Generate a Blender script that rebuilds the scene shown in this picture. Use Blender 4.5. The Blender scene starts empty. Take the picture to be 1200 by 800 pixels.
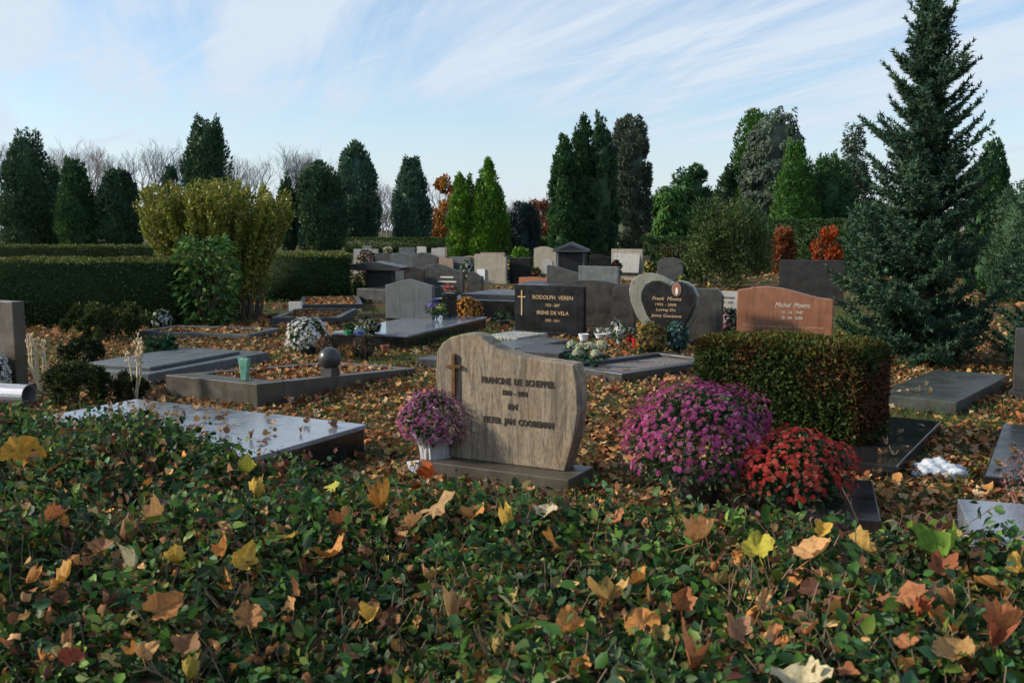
import bpy, bmesh, math, random
import numpy as np
from mathutils import Vector, Matrix, Euler

# ------------------------------------------------------------------ camera, sky, sun, exposure
S = bpy.context.scene
COL = S.collection
EYE = 1.6
FPX = 1167.0                      # focal length in pixels of the 1200 px wide photograph
HORIZON = 268.0
PITCH = math.atan((400 - HORIZON) / FPX)
cam_d = bpy.data.cameras.new('camera')
cam_d.sensor_width = 36.0
cam_d.lens = FPX / 1200 * 36
cam_d.clip_start = 0.05
cam_d.clip_end = 3000
cam_d.dof.use_dof = True
cam_d.dof.focus_distance = 6.0
cam_d.dof.aperture_fstop = 13.0
cam = bpy.data.objects.new('camera', cam_d)
COL.objects.link(cam)
cam.location = (0, 0, EYE)
cam.rotation_euler = (math.radians(90) - PITCH, 0, 0)
S.camera = cam

SUN_EL = math.radians(24)
SUN_DIR = Vector((-0.975 * math.cos(SUN_EL), 0.02 * math.cos(SUN_EL), math.sin(SUN_EL))).normalized()
SUN_STRENGTH = 3.1
SKY_STRENGTH = 0.113
CLOUD_STRENGTH = 0.555
EXPOSURE = 0.72

world = bpy.data.worlds.new('World')
S.world = world
world.use_nodes = True
wn = world.node_tree; wn.nodes.clear()
def wnode(t, **k):
    n = wn.nodes.new(t)
    for a, b in k.items(): setattr(n, a, b)
    return n
def wl(a, b): wn.links.new(a, b)
sky = wnode('ShaderNodeTexSky', sky_type='NISHITA')
sky.sun_disc = False
sky.sun_elevation = SUN_EL
sky.sun_rotation = math.atan2(SUN_DIR.x, SUN_DIR.y)
sky.air_density = 1.0; sky.dust_density = 0.6; sky.ozone_density = 3.0
bg = wnode('ShaderNodeBackground'); bg.inputs['Strength'].default_value = SKY_STRENGTH
wl(sky.outputs[0], bg.inputs['Color'])
# cirrus: streaked noise on a flat layer high above, running towards the horizon a little left of the view
tc = wnode('ShaderNodeTexCoord')
sep = wnode('ShaderNodeSeparateXYZ'); wl(tc.outputs['Generated'], sep.inputs[0])
zz = wnode('ShaderNodeMath', operation='ADD'); wl(sep.outputs[2], zz.inputs[0]); zz.inputs[1].default_value = 0.07
zm = wnode('ShaderNodeMath', operation='MAXIMUM'); wl(zz.outputs[0], zm.inputs[0]); zm.inputs[1].default_value = 0.03
dx = wnode('ShaderNodeMath', operation='DIVIDE'); wl(sep.outputs[0], dx.inputs[0]); wl(zm.outputs[0], dx.inputs[1])
dy = wnode('ShaderNodeMath', operation='DIVIDE'); wl(sep.outputs[1], dy.inputs[0]); wl(zm.outputs[0], dy.inputs[1])
cmb = wnode('ShaderNodeCombineXYZ'); wl(dx.outputs[0], cmb.inputs[0]); wl(dy.outputs[0], cmb.inputs[1])
def cloud_layer(rot, scale, nscale, detail, rough, dist, lo, hi, off):
    m0 = wnode('ShaderNodeMapping', vector_type='TEXTURE'); wl(cmb.outputs[0], m0.inputs[0])
    m0.inputs['Rotation'].default_value = (0, 0, rot)
    m = wnode('ShaderNodeMapping'); wl(m0.outputs[0], m.inputs[0])
    m.inputs['Scale'].default_value = scale
    m.inputs['Location'].default_value = off
    n = wnode('ShaderNodeTexNoise'); wl(m.outputs[0], n.inputs['Vector'])
    n.inputs['Scale'].default_value = nscale; n.inputs['Detail'].default_value = detail
    n.inputs['Roughness'].default_value = rough; n.inputs['Distortion'].default_value = dist
    r = wnode('ShaderNodeMapRange', interpolation_type='SMOOTHSTEP'); wl(n.outputs['Fac'], r.inputs['Value'])
    r.inputs['From Min'].default_value = lo; r.inputs['From Max'].default_value = hi
    return r.outputs[0]
SA = math.radians(90 + 18)
c1 = cloud_layer(SA, (0.16, 1.0, 1), 1.5, 8, 0.60, 0.5, 0.40, 0.68, (3.1, 0.4, 0))
c2 = cloud_layer(SA + 0.35, (0.22, 1.0, 1), 3.4, 8, 0.62, 0.9, 0.48, 0.75, (8.0, 2.0, 0))
c3 = cloud_layer(SA - 0.2, (0.5, 0.8, 1), 0.5, 3, 0.5, 0.2, 0.22, 0.52, (1.4, 7.2, 0))
ma = wnode('ShaderNodeMath', operation='MULTIPLY_ADD'); wl(c2, ma.inputs[0]); ma.inputs[1].default_value = 0.6; wl(c1, ma.inputs[2])
mb = wnode('ShaderNodeMath', operation='MULTIPLY'); wl(ma.outputs[0], mb.inputs[0]); wl(c3, mb.inputs[1])
mbb = wnode('ShaderNodeMath', operation='MULTIPLY_ADD', use_clamp=True); wl(mb.outputs[0], mbb.inputs[0]); mbb.inputs[1].default_value = 0.92; mbb.inputs[2].default_value = 0.12
# thicker veil of cirrostratus low down, as along any long slant path through the layer
hz = wnode('ShaderNodeMapRange', interpolation_type='SMOOTHSTEP'); wl(sep.outputs[2], hz.inputs['Value'])
hz.inputs['From Min'].default_value = 0.0; hz.inputs['From Max'].default_value = 0.18
hz.inputs['To Min'].default_value = 0.80; hz.inputs['To Max'].default_value = 0.0
mx = wnode('ShaderNodeMath', operation='MAXIMUM'); wl(mbb.outputs[0], mx.inputs[0]); wl(hz.outputs[0], mx.inputs[1])
cbg = wnode('ShaderNodeBackground'); cbg.inputs['Color'].default_value = (0.76, 0.87, 1.0, 1); cbg.inputs['Strength'].default_value = CLOUD_STRENGTH
mix = wnode('ShaderNodeMixShader'); wl(mx.outputs[0], mix.inputs[0]); wl(bg.outputs[0], mix.inputs[1]); wl(cbg.outputs[0], mix.inputs[2])
wout = wnode('ShaderNodeOutputWorld'); wl(mix.outputs[0], wout.inputs['Surface'])

sun_d = bpy.data.lights.new('sun', 'SUN')
sun_d.energy = SUN_STRENGTH; sun_d.angle = math.radians(5.0); sun_d.color = (1.0, 0.89, 0.72)
sun = bpy.data.objects.new('sun', sun_d); COL.objects.link(sun)
sun.rotation_euler = SUN_DIR.to_track_quat('Z', 'Y').to_euler()
sun.location = (-30, 5, 30)

S.view_settings.view_transform = 'Standard'
S.view_settings.look = 'None'
S.view_settings.exposure = EXPOSURE
S.view_settings.gamma = 1.0
S.render.engine = 'CYCLES'
S.cycles.use_denoising = True
S.cycles.max_bounces = 6
S.cycles.transparent_max_bounces = 6
S.cycles.caustics_reflective = False
S.cycles.caustics_refractive = False

# ------------------------------------------------------------------ pixel -> place helpers
random.seed(7)
RNG = np.random.default_rng(11)
_f = Vector((0, math.cos(PITCH), -math.sin(PITCH)))
_u = Vector((0, math.sin(PITCH), math.cos(PITCH)))
_r = Vector((1, 0, 0))
CAMP = Vector((0, 0, EYE))
def ray(px, py):
    return _f + _r * ((px - 600) / FPX) + _u * ((400 - py) / FPX)
def P(px, py, z=0.0):
    d = ray(px, py); t = (z - EYE) / d.z
    return CAMP + d * t
def AT(px, py, dist):
    d = ray(px, py)
    return CAMP + d * (dist / d.y)
GA = math.radians(28)
GV = Vector((math.cos(GA), -math.sin(GA), 0))     # along a row of graves (right, towards the viewer)
GU = Vector((math.sin(GA), math.cos(GA), 0))      # along a grave (right, away)
GRID = -GA
def plane_xz(px, py, org, rz):
    """local (x,z) where the pixel's ray meets the upright plane through org facing local -y"""
    ax = Vector((math.cos(rz), math.sin(rz), 0)); ay = Vector((-math.sin(rz), math.cos(rz), 0))
    d = ray(px, py); t = (org - CAMP).dot(ay) / d.dot(ay)
    q = CAMP + d * t - org
    return q.dot(ax), q.z

# ------------------------------------------------------------------ object helpers
def tag(o, label=None, cat=None, group=None, kind=None):
    if label: o['label'] = label
    if cat: o['category'] = cat
    if group: o['group'] = group
    if kind: o['kind'] = kind
    return o
def thing(name, label, cat, loc=(0, 0, 0), rz=0.0, group=None):
    o = bpy.data.objects.new(name, None); COL.objects.link(o)
    o.empty_display_size = 0.1
    o.location = loc; o.rotation_euler = (0, 0, rz)
    return tag(o, label, cat, group)
def link(name, me, parent=None, loc=None, rot=None, scale=None):
    o = bpy.data.objects.new(name, me); COL.objects.link(o)
    if parent is not None: o.parent = parent
    if loc is not None: o.location = loc
    if rot is not None: o.rotation_euler = rot
    if scale is not None: o.scale = (scale, scale, scale) if np.isscalar(scale) else scale
    return o
def dup(o, parent=None, loc=None, rz=None, label=None, scale=None):
    c = o.copy(); COL.objects.link(c)
    if parent is not None: c.parent = parent
    if loc is not None: c.location = loc
    if rz is not None: c.rotation_euler = (0, 0, rz)
    if scale is not None: c.scale = scale
    if label: c['label'] = label
    for ch in list(o.children): dup(ch, c)
    return c

class MB:
    """collects polygons; build() makes ONE mesh"""
    def __init__(s): s.v = []; s.f = []
    def add(s, vs, fs):
        b = len(s.v); s.v += [tuple(q) for q in vs]; s.f += [[b + i for i in f] for f in fs]; return s
    def box(s, c, d, rz=0, rx=0, ry=0):
        h = [x / 2 for x in d]; R = Euler((rx, ry, rz)).to_matrix(); vs = []
        for z in (-1, 1):
            for y in (-1, 1):
                for x in (-1, 1): vs.append(R @ Vector((x * h[0], y * h[1], z * h[2])) + Vector(c))
        return s.add(vs, [(0, 2, 3, 1), (4, 5, 7, 6), (0, 1, 5, 4), (2, 6, 7, 3), (0, 4, 6, 2), (1, 3, 7, 5)])
    def prism(s, outline, y0, y1):
        """outline in local xz, anticlockwise seen from the front (-y)"""
        n = len(outline)
        vs = [(x, y0, z) for x, z in outline] + [(x, y1, z) for x, z in outline]
        fs = [list(range(n)), list(range(2 * n - 1, n - 1, -1))]
        fs += [[(i + 1) % n, i, n + i, n + (i + 1) % n] for i in range(n)]
        return s.add(vs, fs)
    def lathe(s, prof, n=20, c=(0, 0, 0)):
        vs = []; fs = []
        for r, z in prof:
            for k in range(n):
                a = 2 * math.pi * k / n; vs.append((c[0] + r * math.cos(a), c[1] + r * math.sin(a), c[2] + z))
        for i in range(len(prof) - 1):
            for k in range(n):
                fs.append((i * n + k, i * n + (k + 1) % n, (i + 1) * n + (k + 1) % n, (i + 1) * n + k))
        fs.append(list(range(n - 1, -1, -1))); fs.append([(len(prof) - 1) * n + k for k in range(n)])
        return s.add(vs, fs)
    def tube(s, pts, rad, n=5):
        pts = [Vector(p) for p in pts]; vs = []; fs = []
        for i, p in enumerate(pts):
            t = (pts[min(i + 1, len(pts) - 1)] - pts[max(i - 1, 0)]).normalized()
            a = t.orthogonal().normalized(); b = t.cross(a)
            if i:   # keep the frame from twisting
                a = (pa - t * pa.dot(t)).normalized(); b = t.cross(a)
            pa = a
            r = rad[i] if not np.isscalar(rad) else rad
            for k in range(n):
                g = 2 * math.pi * k / n; vs.append(p + a * (r * math.cos(g)) + b * (r * math.sin(g)))
        for i in range(len(pts) - 1):
            for k in range(n):
                fs.append((i * n + k, i * n + (k + 1) % n, (i + 1) * n + (k + 1) % n, (i + 1) * n + k))
        fs.append(list(range(n - 1, -1, -1))); fs.append([(len(pts) - 1) * n + k for k in range(n)])
        return s.add(vs, fs)
    def build(s, name, mat, parent=None, loc=None, rot=None, bevel=0, seg=2, smooth=False, jit=0):
        me = bpy.data.meshes.new(name); me.from_pydata(s.v, [], s.f); me.update()
        if bevel or smooth or jit:
            bm = bmesh.new(); bm.from_mesh(me)
            bmesh.ops.recalc_face_normals(bm, faces=bm.faces)
            if bevel:
                ed = [e for e in bm.edges if len(e.link_faces) == 2 and e.calc_face_angle(0) > 0.6]
                bmesh.ops.bevel(bm, geom=ed, offset=bevel, segments=seg, affect='EDGES', profile=0.6)
            if jit:
                for v in bm.verts: v.co += Vector((random.uniform(-jit, jit), random.uniform(-jit, jit), random.uniform(-jit, jit)))
            for f in bm.faces: f.smooth = smooth
            bm.to_mesh(me); bm.free()
        me.materials.append(mat)
        return link(name, me, parent, loc, rot)

def tri_mesh(name, V, T, mat, C=None, smooth=False):
    """numpy triangle soup -> mesh (V n,3  T m,3  C n,3 colours)"""
    me = bpy.data.meshes.new(name)
    V = np.ascontiguousarray(V, dtype=np.float32); T = np.ascontiguousarray(T, dtype=np.int32)
    me.vertices.add(len(V)); me.vertices.foreach_set('co', V.ravel())
    me.loops.add(T.size); me.loops.foreach_set('vertex_index', T.ravel())
    me.polygons.add(len(T)); me.polygons.foreach_set('loop_start', np.arange(0, T.size, 3, dtype=np.int32))
    if smooth: me.polygons.foreach_set('use_smooth', np.ones(len(T), dtype=bool))
    me.update(calc_edges=True)
    if C is not None:
        a = me.color_attributes.new('Col', 'FLOAT_COLOR', 'POINT')
        c4 = np.ones((len(V), 4), dtype=np.float32); c4[:, :3] = C
        a.data.foreach_set('color', c4.ravel())
    me.materials.append(mat)
    return me
def unit(a): return a / np.maximum(np.linalg.norm(a, axis=-1, keepdims=True), 1e-9)
def frames(yaxis, normal):
    """rotation matrices (columns x,y,z): y = leaf length axis, z close to normal"""
    y = unit(yaxis); x = unit(np.cross(y, normal)); z = np.cross(x, y)
    return np.stack([x, y, z], axis=-1)
def rand_dirs(n):
    return unit(RNG.normal(size=(n, 3)))
def scatter(tv, tt, pos, R, scale, col):
    """replicate a template (tv verts, tt tris) -> V,T,C ; scale (n,) or (n,3)"""
    n = len(pos); scale = np.asarray(scale, dtype=float)
    if scale.ndim == 1: scale = scale[:, None]
    loc = tv[None, :, :] * scale[:, None, :]
    V = np.einsum('nij,nkj->nki', R, loc) + pos[:, None, :]
    T = tt[None] + (np.arange(n) * len(tv))[:, None, None]
    C = np.repeat(col[:, None, :], len(tv), axis=1)
    return V.reshape(-1, 3), T.reshape(-1, 3), C.reshape(-1, 3)
def merge(parts):
    Vs, Ts, Cs = [], [], []; b = 0
    for V, T, C in parts:
        if len(V) == 0: continue
        Vs.append(V); Ts.append(T + b); Cs.append(C); b += len(V)
    return np.concatenate(Vs), np.concatenate(Ts), np.concatenate(Cs)
def palette(cols, n, var=0.25):
    c = np.array(cols)[RNG.integers(0, len(cols), n)]
    return np.clip(c * (1 + RNG.uniform(-var, var, (n, 1))) * (1 + RNG.uniform(-0.08, 0.08, (n, 3))), 0, 1)

# leaf templates: y along the leaf
DIAMOND = (np.array([[0, 0, 0], [0.5, 0.45, 0.06], [0, 1, 0], [-0.5, 0.45, 0.06]], float), np.array([[0, 1, 2], [0, 2, 3]]))
OVATE4 = (np.array([[0, 0, 0], [0.36, 0.45, 0.10], [0, 1.0, -0.05], [-0.36, 0.45, 0.10], [0, 0.5, 0.0]], float), np.array([[0, 1, 4], [1, 2, 4], [2, 3, 4], [3, 0, 4]]))
OVATE = (np.array([[0, 0, 0], [0.34, 0.3, 0.10], [0.30, 0.65, 0.09], [0, 1.0, -0.05], [-0.30, 0.65, 0.09], [-0.34, 0.3, 0.10], [0, 0.5, 0.0]], float),
         np.array([[0, 1, 6], [1, 2, 6], [2, 3, 6], [3, 4, 6], [4, 5, 6], [5, 0, 6]]))
SPRAY = (np.array([[-0.30, 0.12, 0.03], [0.42, 0.28, -0.03], [0, 1, 0]], float), np.array([[0, 1, 2]]))
NEEDLE = (np.array([[-0.5, 0, 0], [0.5, 0, 0], [0, 1, 0]], float), np.array([[0, 1, 2]]))
def maple(seed, curl=0.5, lobes=5, fine=True):
    """a dry maple leaf: lobed outline, pleated along its veins and curled"""
    rg = np.random.default_rng(seed)
    tips = [(-2.30, 0.62), (-1.15, 0.90), (0, 1.0), (1.15, 0.90), (2.30, 0.62)]
    pts = []
    for i, (a, r) in enumerate(tips):
        a += rg.uniform(-0.15, 0.15); r *= rg.uniform(0.72, 1.08)
        if fine: pts.append((a - 0.34, r * 0.84)); pts.append((a - 0.16, r * 0.90))
        pts.append((a, r))
        if fine: pts.append((a + 0.16, r * 0.90)); pts.append((a + 0.34, r * 0.84))
        if i < 4: pts.append(((a + tips[i + 1][0]) / 2, 0.70 * rg.uniform(0.85, 1.12)))
    pts.append((math.pi, 0.10))
    V = [(0, 0.0, 0)]
    cx = rg.uniform(-1, 1) * curl; cy = rg.uniform(0.2, 1) * curl; tw = rg.uniform(-0.5, 0.5) * curl
    for a, r in pts:
        x = r * math.sin(a); y = r * math.cos(a)
        V.append((x, y, 0))
    # a ring half way in, so that the blade can pleat
    n = len(pts); ring = [(0.5 * x, 0.5 * y, 0) for x, y, z in V[1:]]
    V = np.array([V[0]] + ring + V[1:], float)
    x, y = V[:, 0].copy(), V[:, 1].copy(); r = np.hypot(x, y)
    V[:, 2] = cx * x * x * 1.1 + cy * y * y * 0.8 + tw * x * y + 0.10 * np.abs(np.sin(2.7 * np.arctan2(x, y))) * r + rg.normal(0, 0.07, len(V)) * r + curl * 0.22 * np.sin(3.1 * x + rg.uniform(0, 6)) * np.sin(2.7 * y + rg.uniform(0, 6))
    V[:, 0] *= 1 - 0.30 * abs(cx) * r
    if fine:          # dry leaves fold along the midrib and roll up towards the tip
        ph = rg.uniform(0.15, 1.15) * min(1, curl * 1.6); s_ = np.sign(V[:, 0]); ax_ = np.abs(V[:, 0]); asym = np.where(s_ > 0, 1.0, rg.uniform(.2, 1))
        V[:, 0] = s_ * ax_ * np.cos(ph * asym); V[:, 2] += ax_ * np.sin(ph * asym)
        kb = rg.uniform(-0.6, 1.9) * min(1, curl * 1.5) + 1e-4; yy = V[:, 1].copy(); zz2 = V[:, 2].copy()
        V[:, 1] = np.sin(kb * yy) / kb - zz2 * np.sin(kb * yy) * .5; V[:, 2] = (1 - np.cos(kb * yy)) / kb + zz2 * np.cos(kb * yy * .7)
    T = []
    if not fine:      # small leaves seen from afar: centre, rim, no inner ring
        V = np.vstack([V[:1], V[1 + n:]])
        return V * 0.55, np.array([(0, 1 + i, 1 + (i + 1) % n) for i in range(n)])
    for i in range(n):
        j = (i + 1) % n
        T += [(0, 1 + i, 1 + j), (1 + i, 1 + n + i, 1 + n + j), (1 + i, 1 + n + j, 1 + j)]
    k0 = len(V); sx_ = rg.uniform(-.35, .35)    # leaf stalk
    V = np.vstack([V, [[-.018, 0, 0], [.018, 0, 0], [0, 0, .03], [sx_ - .012, -.75, .06], [sx_ + .012, -.75, .06], [sx_, -.75, .09]]])
    T += [(k0, k0 + 1, k0 + 4), (k0, k0 + 4, k0 + 3), (k0 + 1, k0 + 2, k0 + 5), (k0 + 1, k0 + 5, k0 + 4), (k0 + 2, k0, k0 + 3), (k0 + 2, k0 + 3, k0 + 5)]
    return V * 0.55, np.array(T)

# ------------------------------------------------------------------ materials (all procedural)
def new_mat(name):
    m = bpy.data.materials.new(name); m.use_nodes = True; nt = m.node_tree; nt.nodes.clear()
    out = nt.nodes.new('ShaderNodeOutputMaterial'); b = nt.nodes.new('ShaderNodeBsdfPrincipled')
    nt.links.new(b.outputs[0], out.inputs[0])
    return m, nt, b, out
def N(nt, t, **k):
    n = nt.nodes.new(t)
    for a, b in k.items():
        if hasattr(n, a): setattr(n, a, b)
        else: n.inputs[a].default_value = b
    return n
def ramp(nt, fac, stops):
    r = nt.nodes.new('ShaderNodeValToRGB'); nt.links.new(fac, r.inputs[0])
    e = r.color_ramp.elements
    while len(e) < len(stops): e.new(0.5)
    for q, (p, c) in zip(e, stops): q.position = p; q.color = (*c, 1) if len(c) == 3 else c
    return r.outputs[0]
def noise(nt, scale, detail=4, rough=0.55, vec=None, stretch=None, dist=0):
    n = N(nt, 'ShaderNodeTexNoise'); n.inputs['Scale'].default_value = scale; n.inputs['Detail'].default_value = detail
    n.inputs['Roughness'].default_value = rough; n.inputs['Distortion'].default_value = dist
    tcn = nt.nodes.new('ShaderNodeTexCoord'); v = tcn.outputs['Object'] if vec is None else vec
    if stretch:
        mp = nt.nodes.new('ShaderNodeMapping'); nt.links.new(v, mp.inputs[0]); mp.inputs['Scale'].default_value = stretch; v = mp.outputs[0]
    nt.links.new(v, n.inputs['Vector'])
    return n.outputs['Fac']
def bump(nt, b, h, strength, dist=0.01):
    n = nt.nodes.new('ShaderNodeBump'); n.inputs['Strength'].default_value = strength; n.inputs['Distance'].default_value = dist
    nt.links.new(h, n.inputs['Height']); nt.links.new(n.outputs[0], b.inputs['Normal'])
def mixc(nt, fac, a, b, typ='MIX'):
    n = nt.nodes.new('ShaderNodeMix'); n.data_type = 'RGBA'; n.blend_type = typ
    for sock, v in ((n.inputs[0], fac), (n.inputs[6], a), (n.inputs[7], b)):
        if hasattr(v, 'links') or hasattr(v, 'is_linked'): nt.links.new(v, sock)
        elif np.isscalar(v): sock.default_value = v
        else: sock.default_value = (*v, 1)
    return n.outputs[2]
def foliage_mat(name, rough=0.6, trans=0.25, spec=0.3):
    m, nt, b, out = new_mat(name)
    a = N(nt, 'ShaderNodeAttribute'); a.attribute_name = 'Col'
    nt.links.new(a.outputs['Color'], b.inputs['Base Color'])
    b.inputs['Roughness'].default_value = rough; b.inputs['Specular IOR Level'].default_value = spec
    if trans:
        t = nt.nodes.new('ShaderNodeBsdfTranslucent'); nt.links.new(a.outputs['Color'], t.inputs['Color'])
        mx_ = nt.nodes.new('ShaderNodeMixShader'); mx_.inputs[0].default_value = trans
        nt.links.new(b.outputs[0], mx_.inputs[1]); nt.links.new(t.outputs[0], mx_.inputs[2]); nt.links.new(mx_.outputs[0], out.inputs[0])
    return m
def granite(name, c1, c2, rough=0.22, speck=260, mossy=0.0, spec=0.5):
    m, nt, b, out = new_mat(name)
    f = noise(nt, speck, 3, 0.6); col = ramp(nt, f, [(0.36, c1), (0.64, c2)])
    g = noise(nt, 5, 5, 0.6)
    dust = tuple(min(1, x * 1.3 + 0.008) for x in c2)
    r2 = ramp(nt, g, [(0.45, (0, 0, 0)), (0.75, (0.5, 0.5, 0.5))])
    col = mixc(nt, r2, col, dust)
    stk = noise(nt, 7, 6, 0.65, stretch=(2.5, 2.5, 0.22), dist=0.4)      # rain streaks and grime
    col = mixc(nt, ramp(nt, stk, [(0.50, (0, 0, 0)), (0.68, (0.55, 0.55, 0.55))]), col, tuple(x * 0.45 + 0.004 for x in c1))
    lch = noise(nt, 38, 3, 0.5); col = mixc(nt, ramp(nt, lch, [(0.66, (0, 0, 0)), (0.72, (0.35, 0.35, 0.35))]), col, (0.16, 0.17, 0.13))
    if mossy:
        mm = noise(nt, 3.0, 6, 0.65); mr = ramp(nt, mm, [(0.5, (0, 0, 0)), (0.7, (mossy,) * 3)])
        col = mixc(nt, mr, col, (0.07, 0.085, 0.035))
    nt.links.new(col, b.inputs['Base Color'])
    rr = nt.nodes.new('ShaderNodeMapRange'); nt.links.new(g, rr.inputs[0]); rr.inputs[1].default_value = 0.3; rr.inputs[2].default_value = 0.75
    rr.inputs[3].default_value = rough * 0.7; rr.inputs[4].default_value = min(1, rough * 1.9)
    nt.links.new(rr.outputs[0], b.inputs['Roughness']); b.inputs['Specular IOR Level'].default_value = spec
    bump(nt, b, noise(nt, speck * 0.6, 2), 0.06, 0.002)
    return m
def plain(name, c, rough=0.5, var=0.15, scale=20, metal=0.0, spec=0.4):
    m, nt, b, out = new_mat(name)
    f = noise(nt, scale, 5, 0.6)
    nt.links.new(ramp(nt, f, [(0.3, tuple(x * (1 - var) for x in c)), (0.7, tuple(min(1, x * (1 + var)) for x in c))]), b.inputs['Base Color'])
    b.inputs['Roughness'].default_value = rough; b.inputs['Metallic'].default_value = metal; b.inputs['Specular IOR Level'].default_value = spec
    bump(nt, b, f, 0.15, 0.003)
    return m
M = {}
M['leaf'] = foliage_mat('leaf', 0.45, 0.28, 0.4)
M['hedgeleaf'] = foliage_mat('hedge_leaf', 0.6, 0.22, 0.12)
M['privet'] = foliage_mat('privet_leaf', 0.5, 0.25, 0.22)
M['needles'] = foliage_mat('needles', 0.65, 0.15, 0.25)
M['litter'] = foliage_mat('litter', 0.75, 0.12, 0.2)
M['petal'] = foliage_mat('petal', 0.6, 0.3, 0.25)
M['grass'] = foliage_mat('grass', 0.6, 0.3, 0.25)
M['bark'] = plain('bark', (0.10, 0.075, 0.055), 0.9, 0.4, 14)
M['greybark'] = plain('greybark', (0.19, 0.18, 0.175), 0.9, 0.3, 8)
M['twig'] = plain('twig', (0.17, 0.12, 0.075), 0.8, 0.35, 60)
M['black'] = granite('black_granite', (0.010, 0.010, 0.011), (0.022, 0.021, 0.021), 0.16)
M['blackmatt'] = granite('dull_black_granite', (0.014, 0.012, 0.011), (0.028, 0.024, 0.022), 0.42)
M['darkgrey'] = granite('dark_grey_granite', (0.032, 0.033, 0.034), (0.060, 0.060, 0.058), 0.35)
M['grey'] = granite('grey_granite', (0.075, 0.08, 0.083), (0.125, 0.13, 0.132), 0.45)
M['bluegrey'] = granite('blue_grey_stone', (0.065, 0.078, 0.082), (0.115, 0.130, 0.132), 0.35, mossy=0.3)
M['slab'] = granite('polished_slab', (0.13, 0.155, 0.19), (0.22, 0.245, 0.285), 0.10, spec=1.0)
M['greenslab'] = granite('green_dark_slab', (0.035, 0.042, 0.040), (0.065, 0.072, 0.066), 0.30, mossy=0.35)
M['brown'] = granite('brown_granite', (0.050, 0.042, 0.034), (0.095, 0.080, 0.062), 0.35, mossy=0.3)
M['red'] = granite('red_brown_granite', (0.22, 0.088, 0.045), (0.37, 0.165, 0.09), 0.35, 180)
M['beige'] = granite('beige_stone', (0.26, 0.225, 0.17), (0.38, 0.34, 0.27), 0.7, 120, mossy=0.2)
M['pale'] = granite('pale_stone', (0.30, 0.30, 0.28), (0.45, 0.44, 0.41), 0.6, 140, mossy=0.15)
M['rose'] = granite('rose_stone', (0.22, 0.14, 0.10), (0.33, 0.23, 0.17), 0.6, 140)
M['olive'] = granite('olive_grey_granite', (0.15, 0.155, 0.12), (0.26, 0.26, 0.21), 0.3, 160)
M['gold'] = plain('gilt_lettering', (0.62, 0.42, 0.22), 0.4, 0.1)
M['whiteletter'] = plain('white_lettering', (0.75, 0.70, 0.62), 0.6, 0.1)
M['darkletter'] = plain('dark_lettering', (0.035, 0.027, 0.020), 0.6, 0.1)
M['bronze'] = plain('bronze', (0.16, 0.08, 0.035), 0.45, 0.3, 30, 0.5)
M['white'] = plain('white', (0.72, 0.73, 0.74), 0.5, 0.1)
M['terracotta'] = plain('terracotta', (0.30, 0.11, 0.06), 0.8, 0.2)
M['darkpot'] = plain('dark_pot', (0.03, 0.03, 0.032), 0.4, 0.2)
M['redplastic'] = plain('red_plastic', (0.35, 0.02, 0.015), 0.35, 0.1)
M['greenplastic'] = plain('green_plastic', (0.05, 0.30, 0.10), 0.35, 0.1)
M['blueplastic'] = plain('blue_plastic', (0.05, 0.12, 0.40), 0.35, 0.1)
M['steel'] = plain('brushed_steel', (0.50, 0.51, 0.53), 0.35, 0.1, 40, 0.6)
M['straw'] = plain('straw', (0.58, 0.47, 0.30), 0.8, 0.3, 50)
m, nt, b, out = new_mat('limestone')          # the big stone: warm sandstone with run-down stains and lichen
v1 = noise(nt, 3.0, 7, 0.62, stretch=(2.6, 1, 0.40), dist=2.2); v2 = noise(nt, 7, 6, 0.65, stretch=(2.8, 1, 0.30), dist=1.6); v3 = noise(nt, 45, 5, 0.65, stretch=(1.6, 1, .6)); v4 = noise(nt, 4.5, 6, 0.6)
c = ramp(nt, v1, [(0.30, (0.10, 0.085, 0.065)), (0.42, (0.26, 0.21, 0.15)), (0.55, (0.39, 0.31, 0.21)), (0.68, (0.31, 0.26, 0.20))])
c = mixc(nt, ramp(nt, v2, [(0.36, (0.8, 0.8, 0.8)), (0.50, (0, 0, 0))]), c, (0.115, 0.100, 0.080))
vo = noise(nt, 2.0, 5, 0.55, stretch=(1.6, 1, 0.7))
c = mixc(nt, ramp(nt, vo, [(0.50, (0, 0, 0)), (0.70, (0.55, 0.55, 0.55))]), c, (0.30, 0.165, 0.075))
c = mixc(nt, ramp(nt, v4, [(0.55, (0, 0, 0)), (0.72, (0.6, 0.6, 0.6))]), c, (0.13, 0.135, 0.105))
c = mixc(nt, ramp(nt, v3, [(0.35, (0.55, 0.55, 0.55)), (0.58, (0, 0, 0))]), c, (0.085, 0.075, 0.06))
nt.links.new(c, b.inputs['Base Color']); b.inputs['Roughness'].default_value = 0.8; b.inputs['Specular IOR Level'].default_value = 0.25
bump(nt, b, v3, 0.5, 0.004); M['limestone'] = m
m, nt, b, out = new_mat('green_glass'); b.inputs['Base Color'].default_value = (0.2, 0.45, 0.35, 1); b.inputs['Roughness'].default_value = 0.12
b.inputs['Transmission Weight'].default_value = 0.35; nt.links.new(ramp(nt, noise(nt, 12, 3), [(0.3, (0.10, 0.30, 0.22)), (0.7, (0.26, 0.52, 0.42))]), b.inputs['Base Color']); M['greenglass'] = m
m, nt, b, out = new_mat('clear_foil'); b.inputs['Base Color'].default_value = (0.62, 0.60, 0.62, 1); b.inputs['Roughness'].default_value = 0.18
b.inputs['Transmission Weight'].default_value = 0.25; bump(nt, b, noise(nt, 22, 3, stretch=(1, 1, 0.3)), 0.7, 0.02); M['foil'] = m
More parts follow.
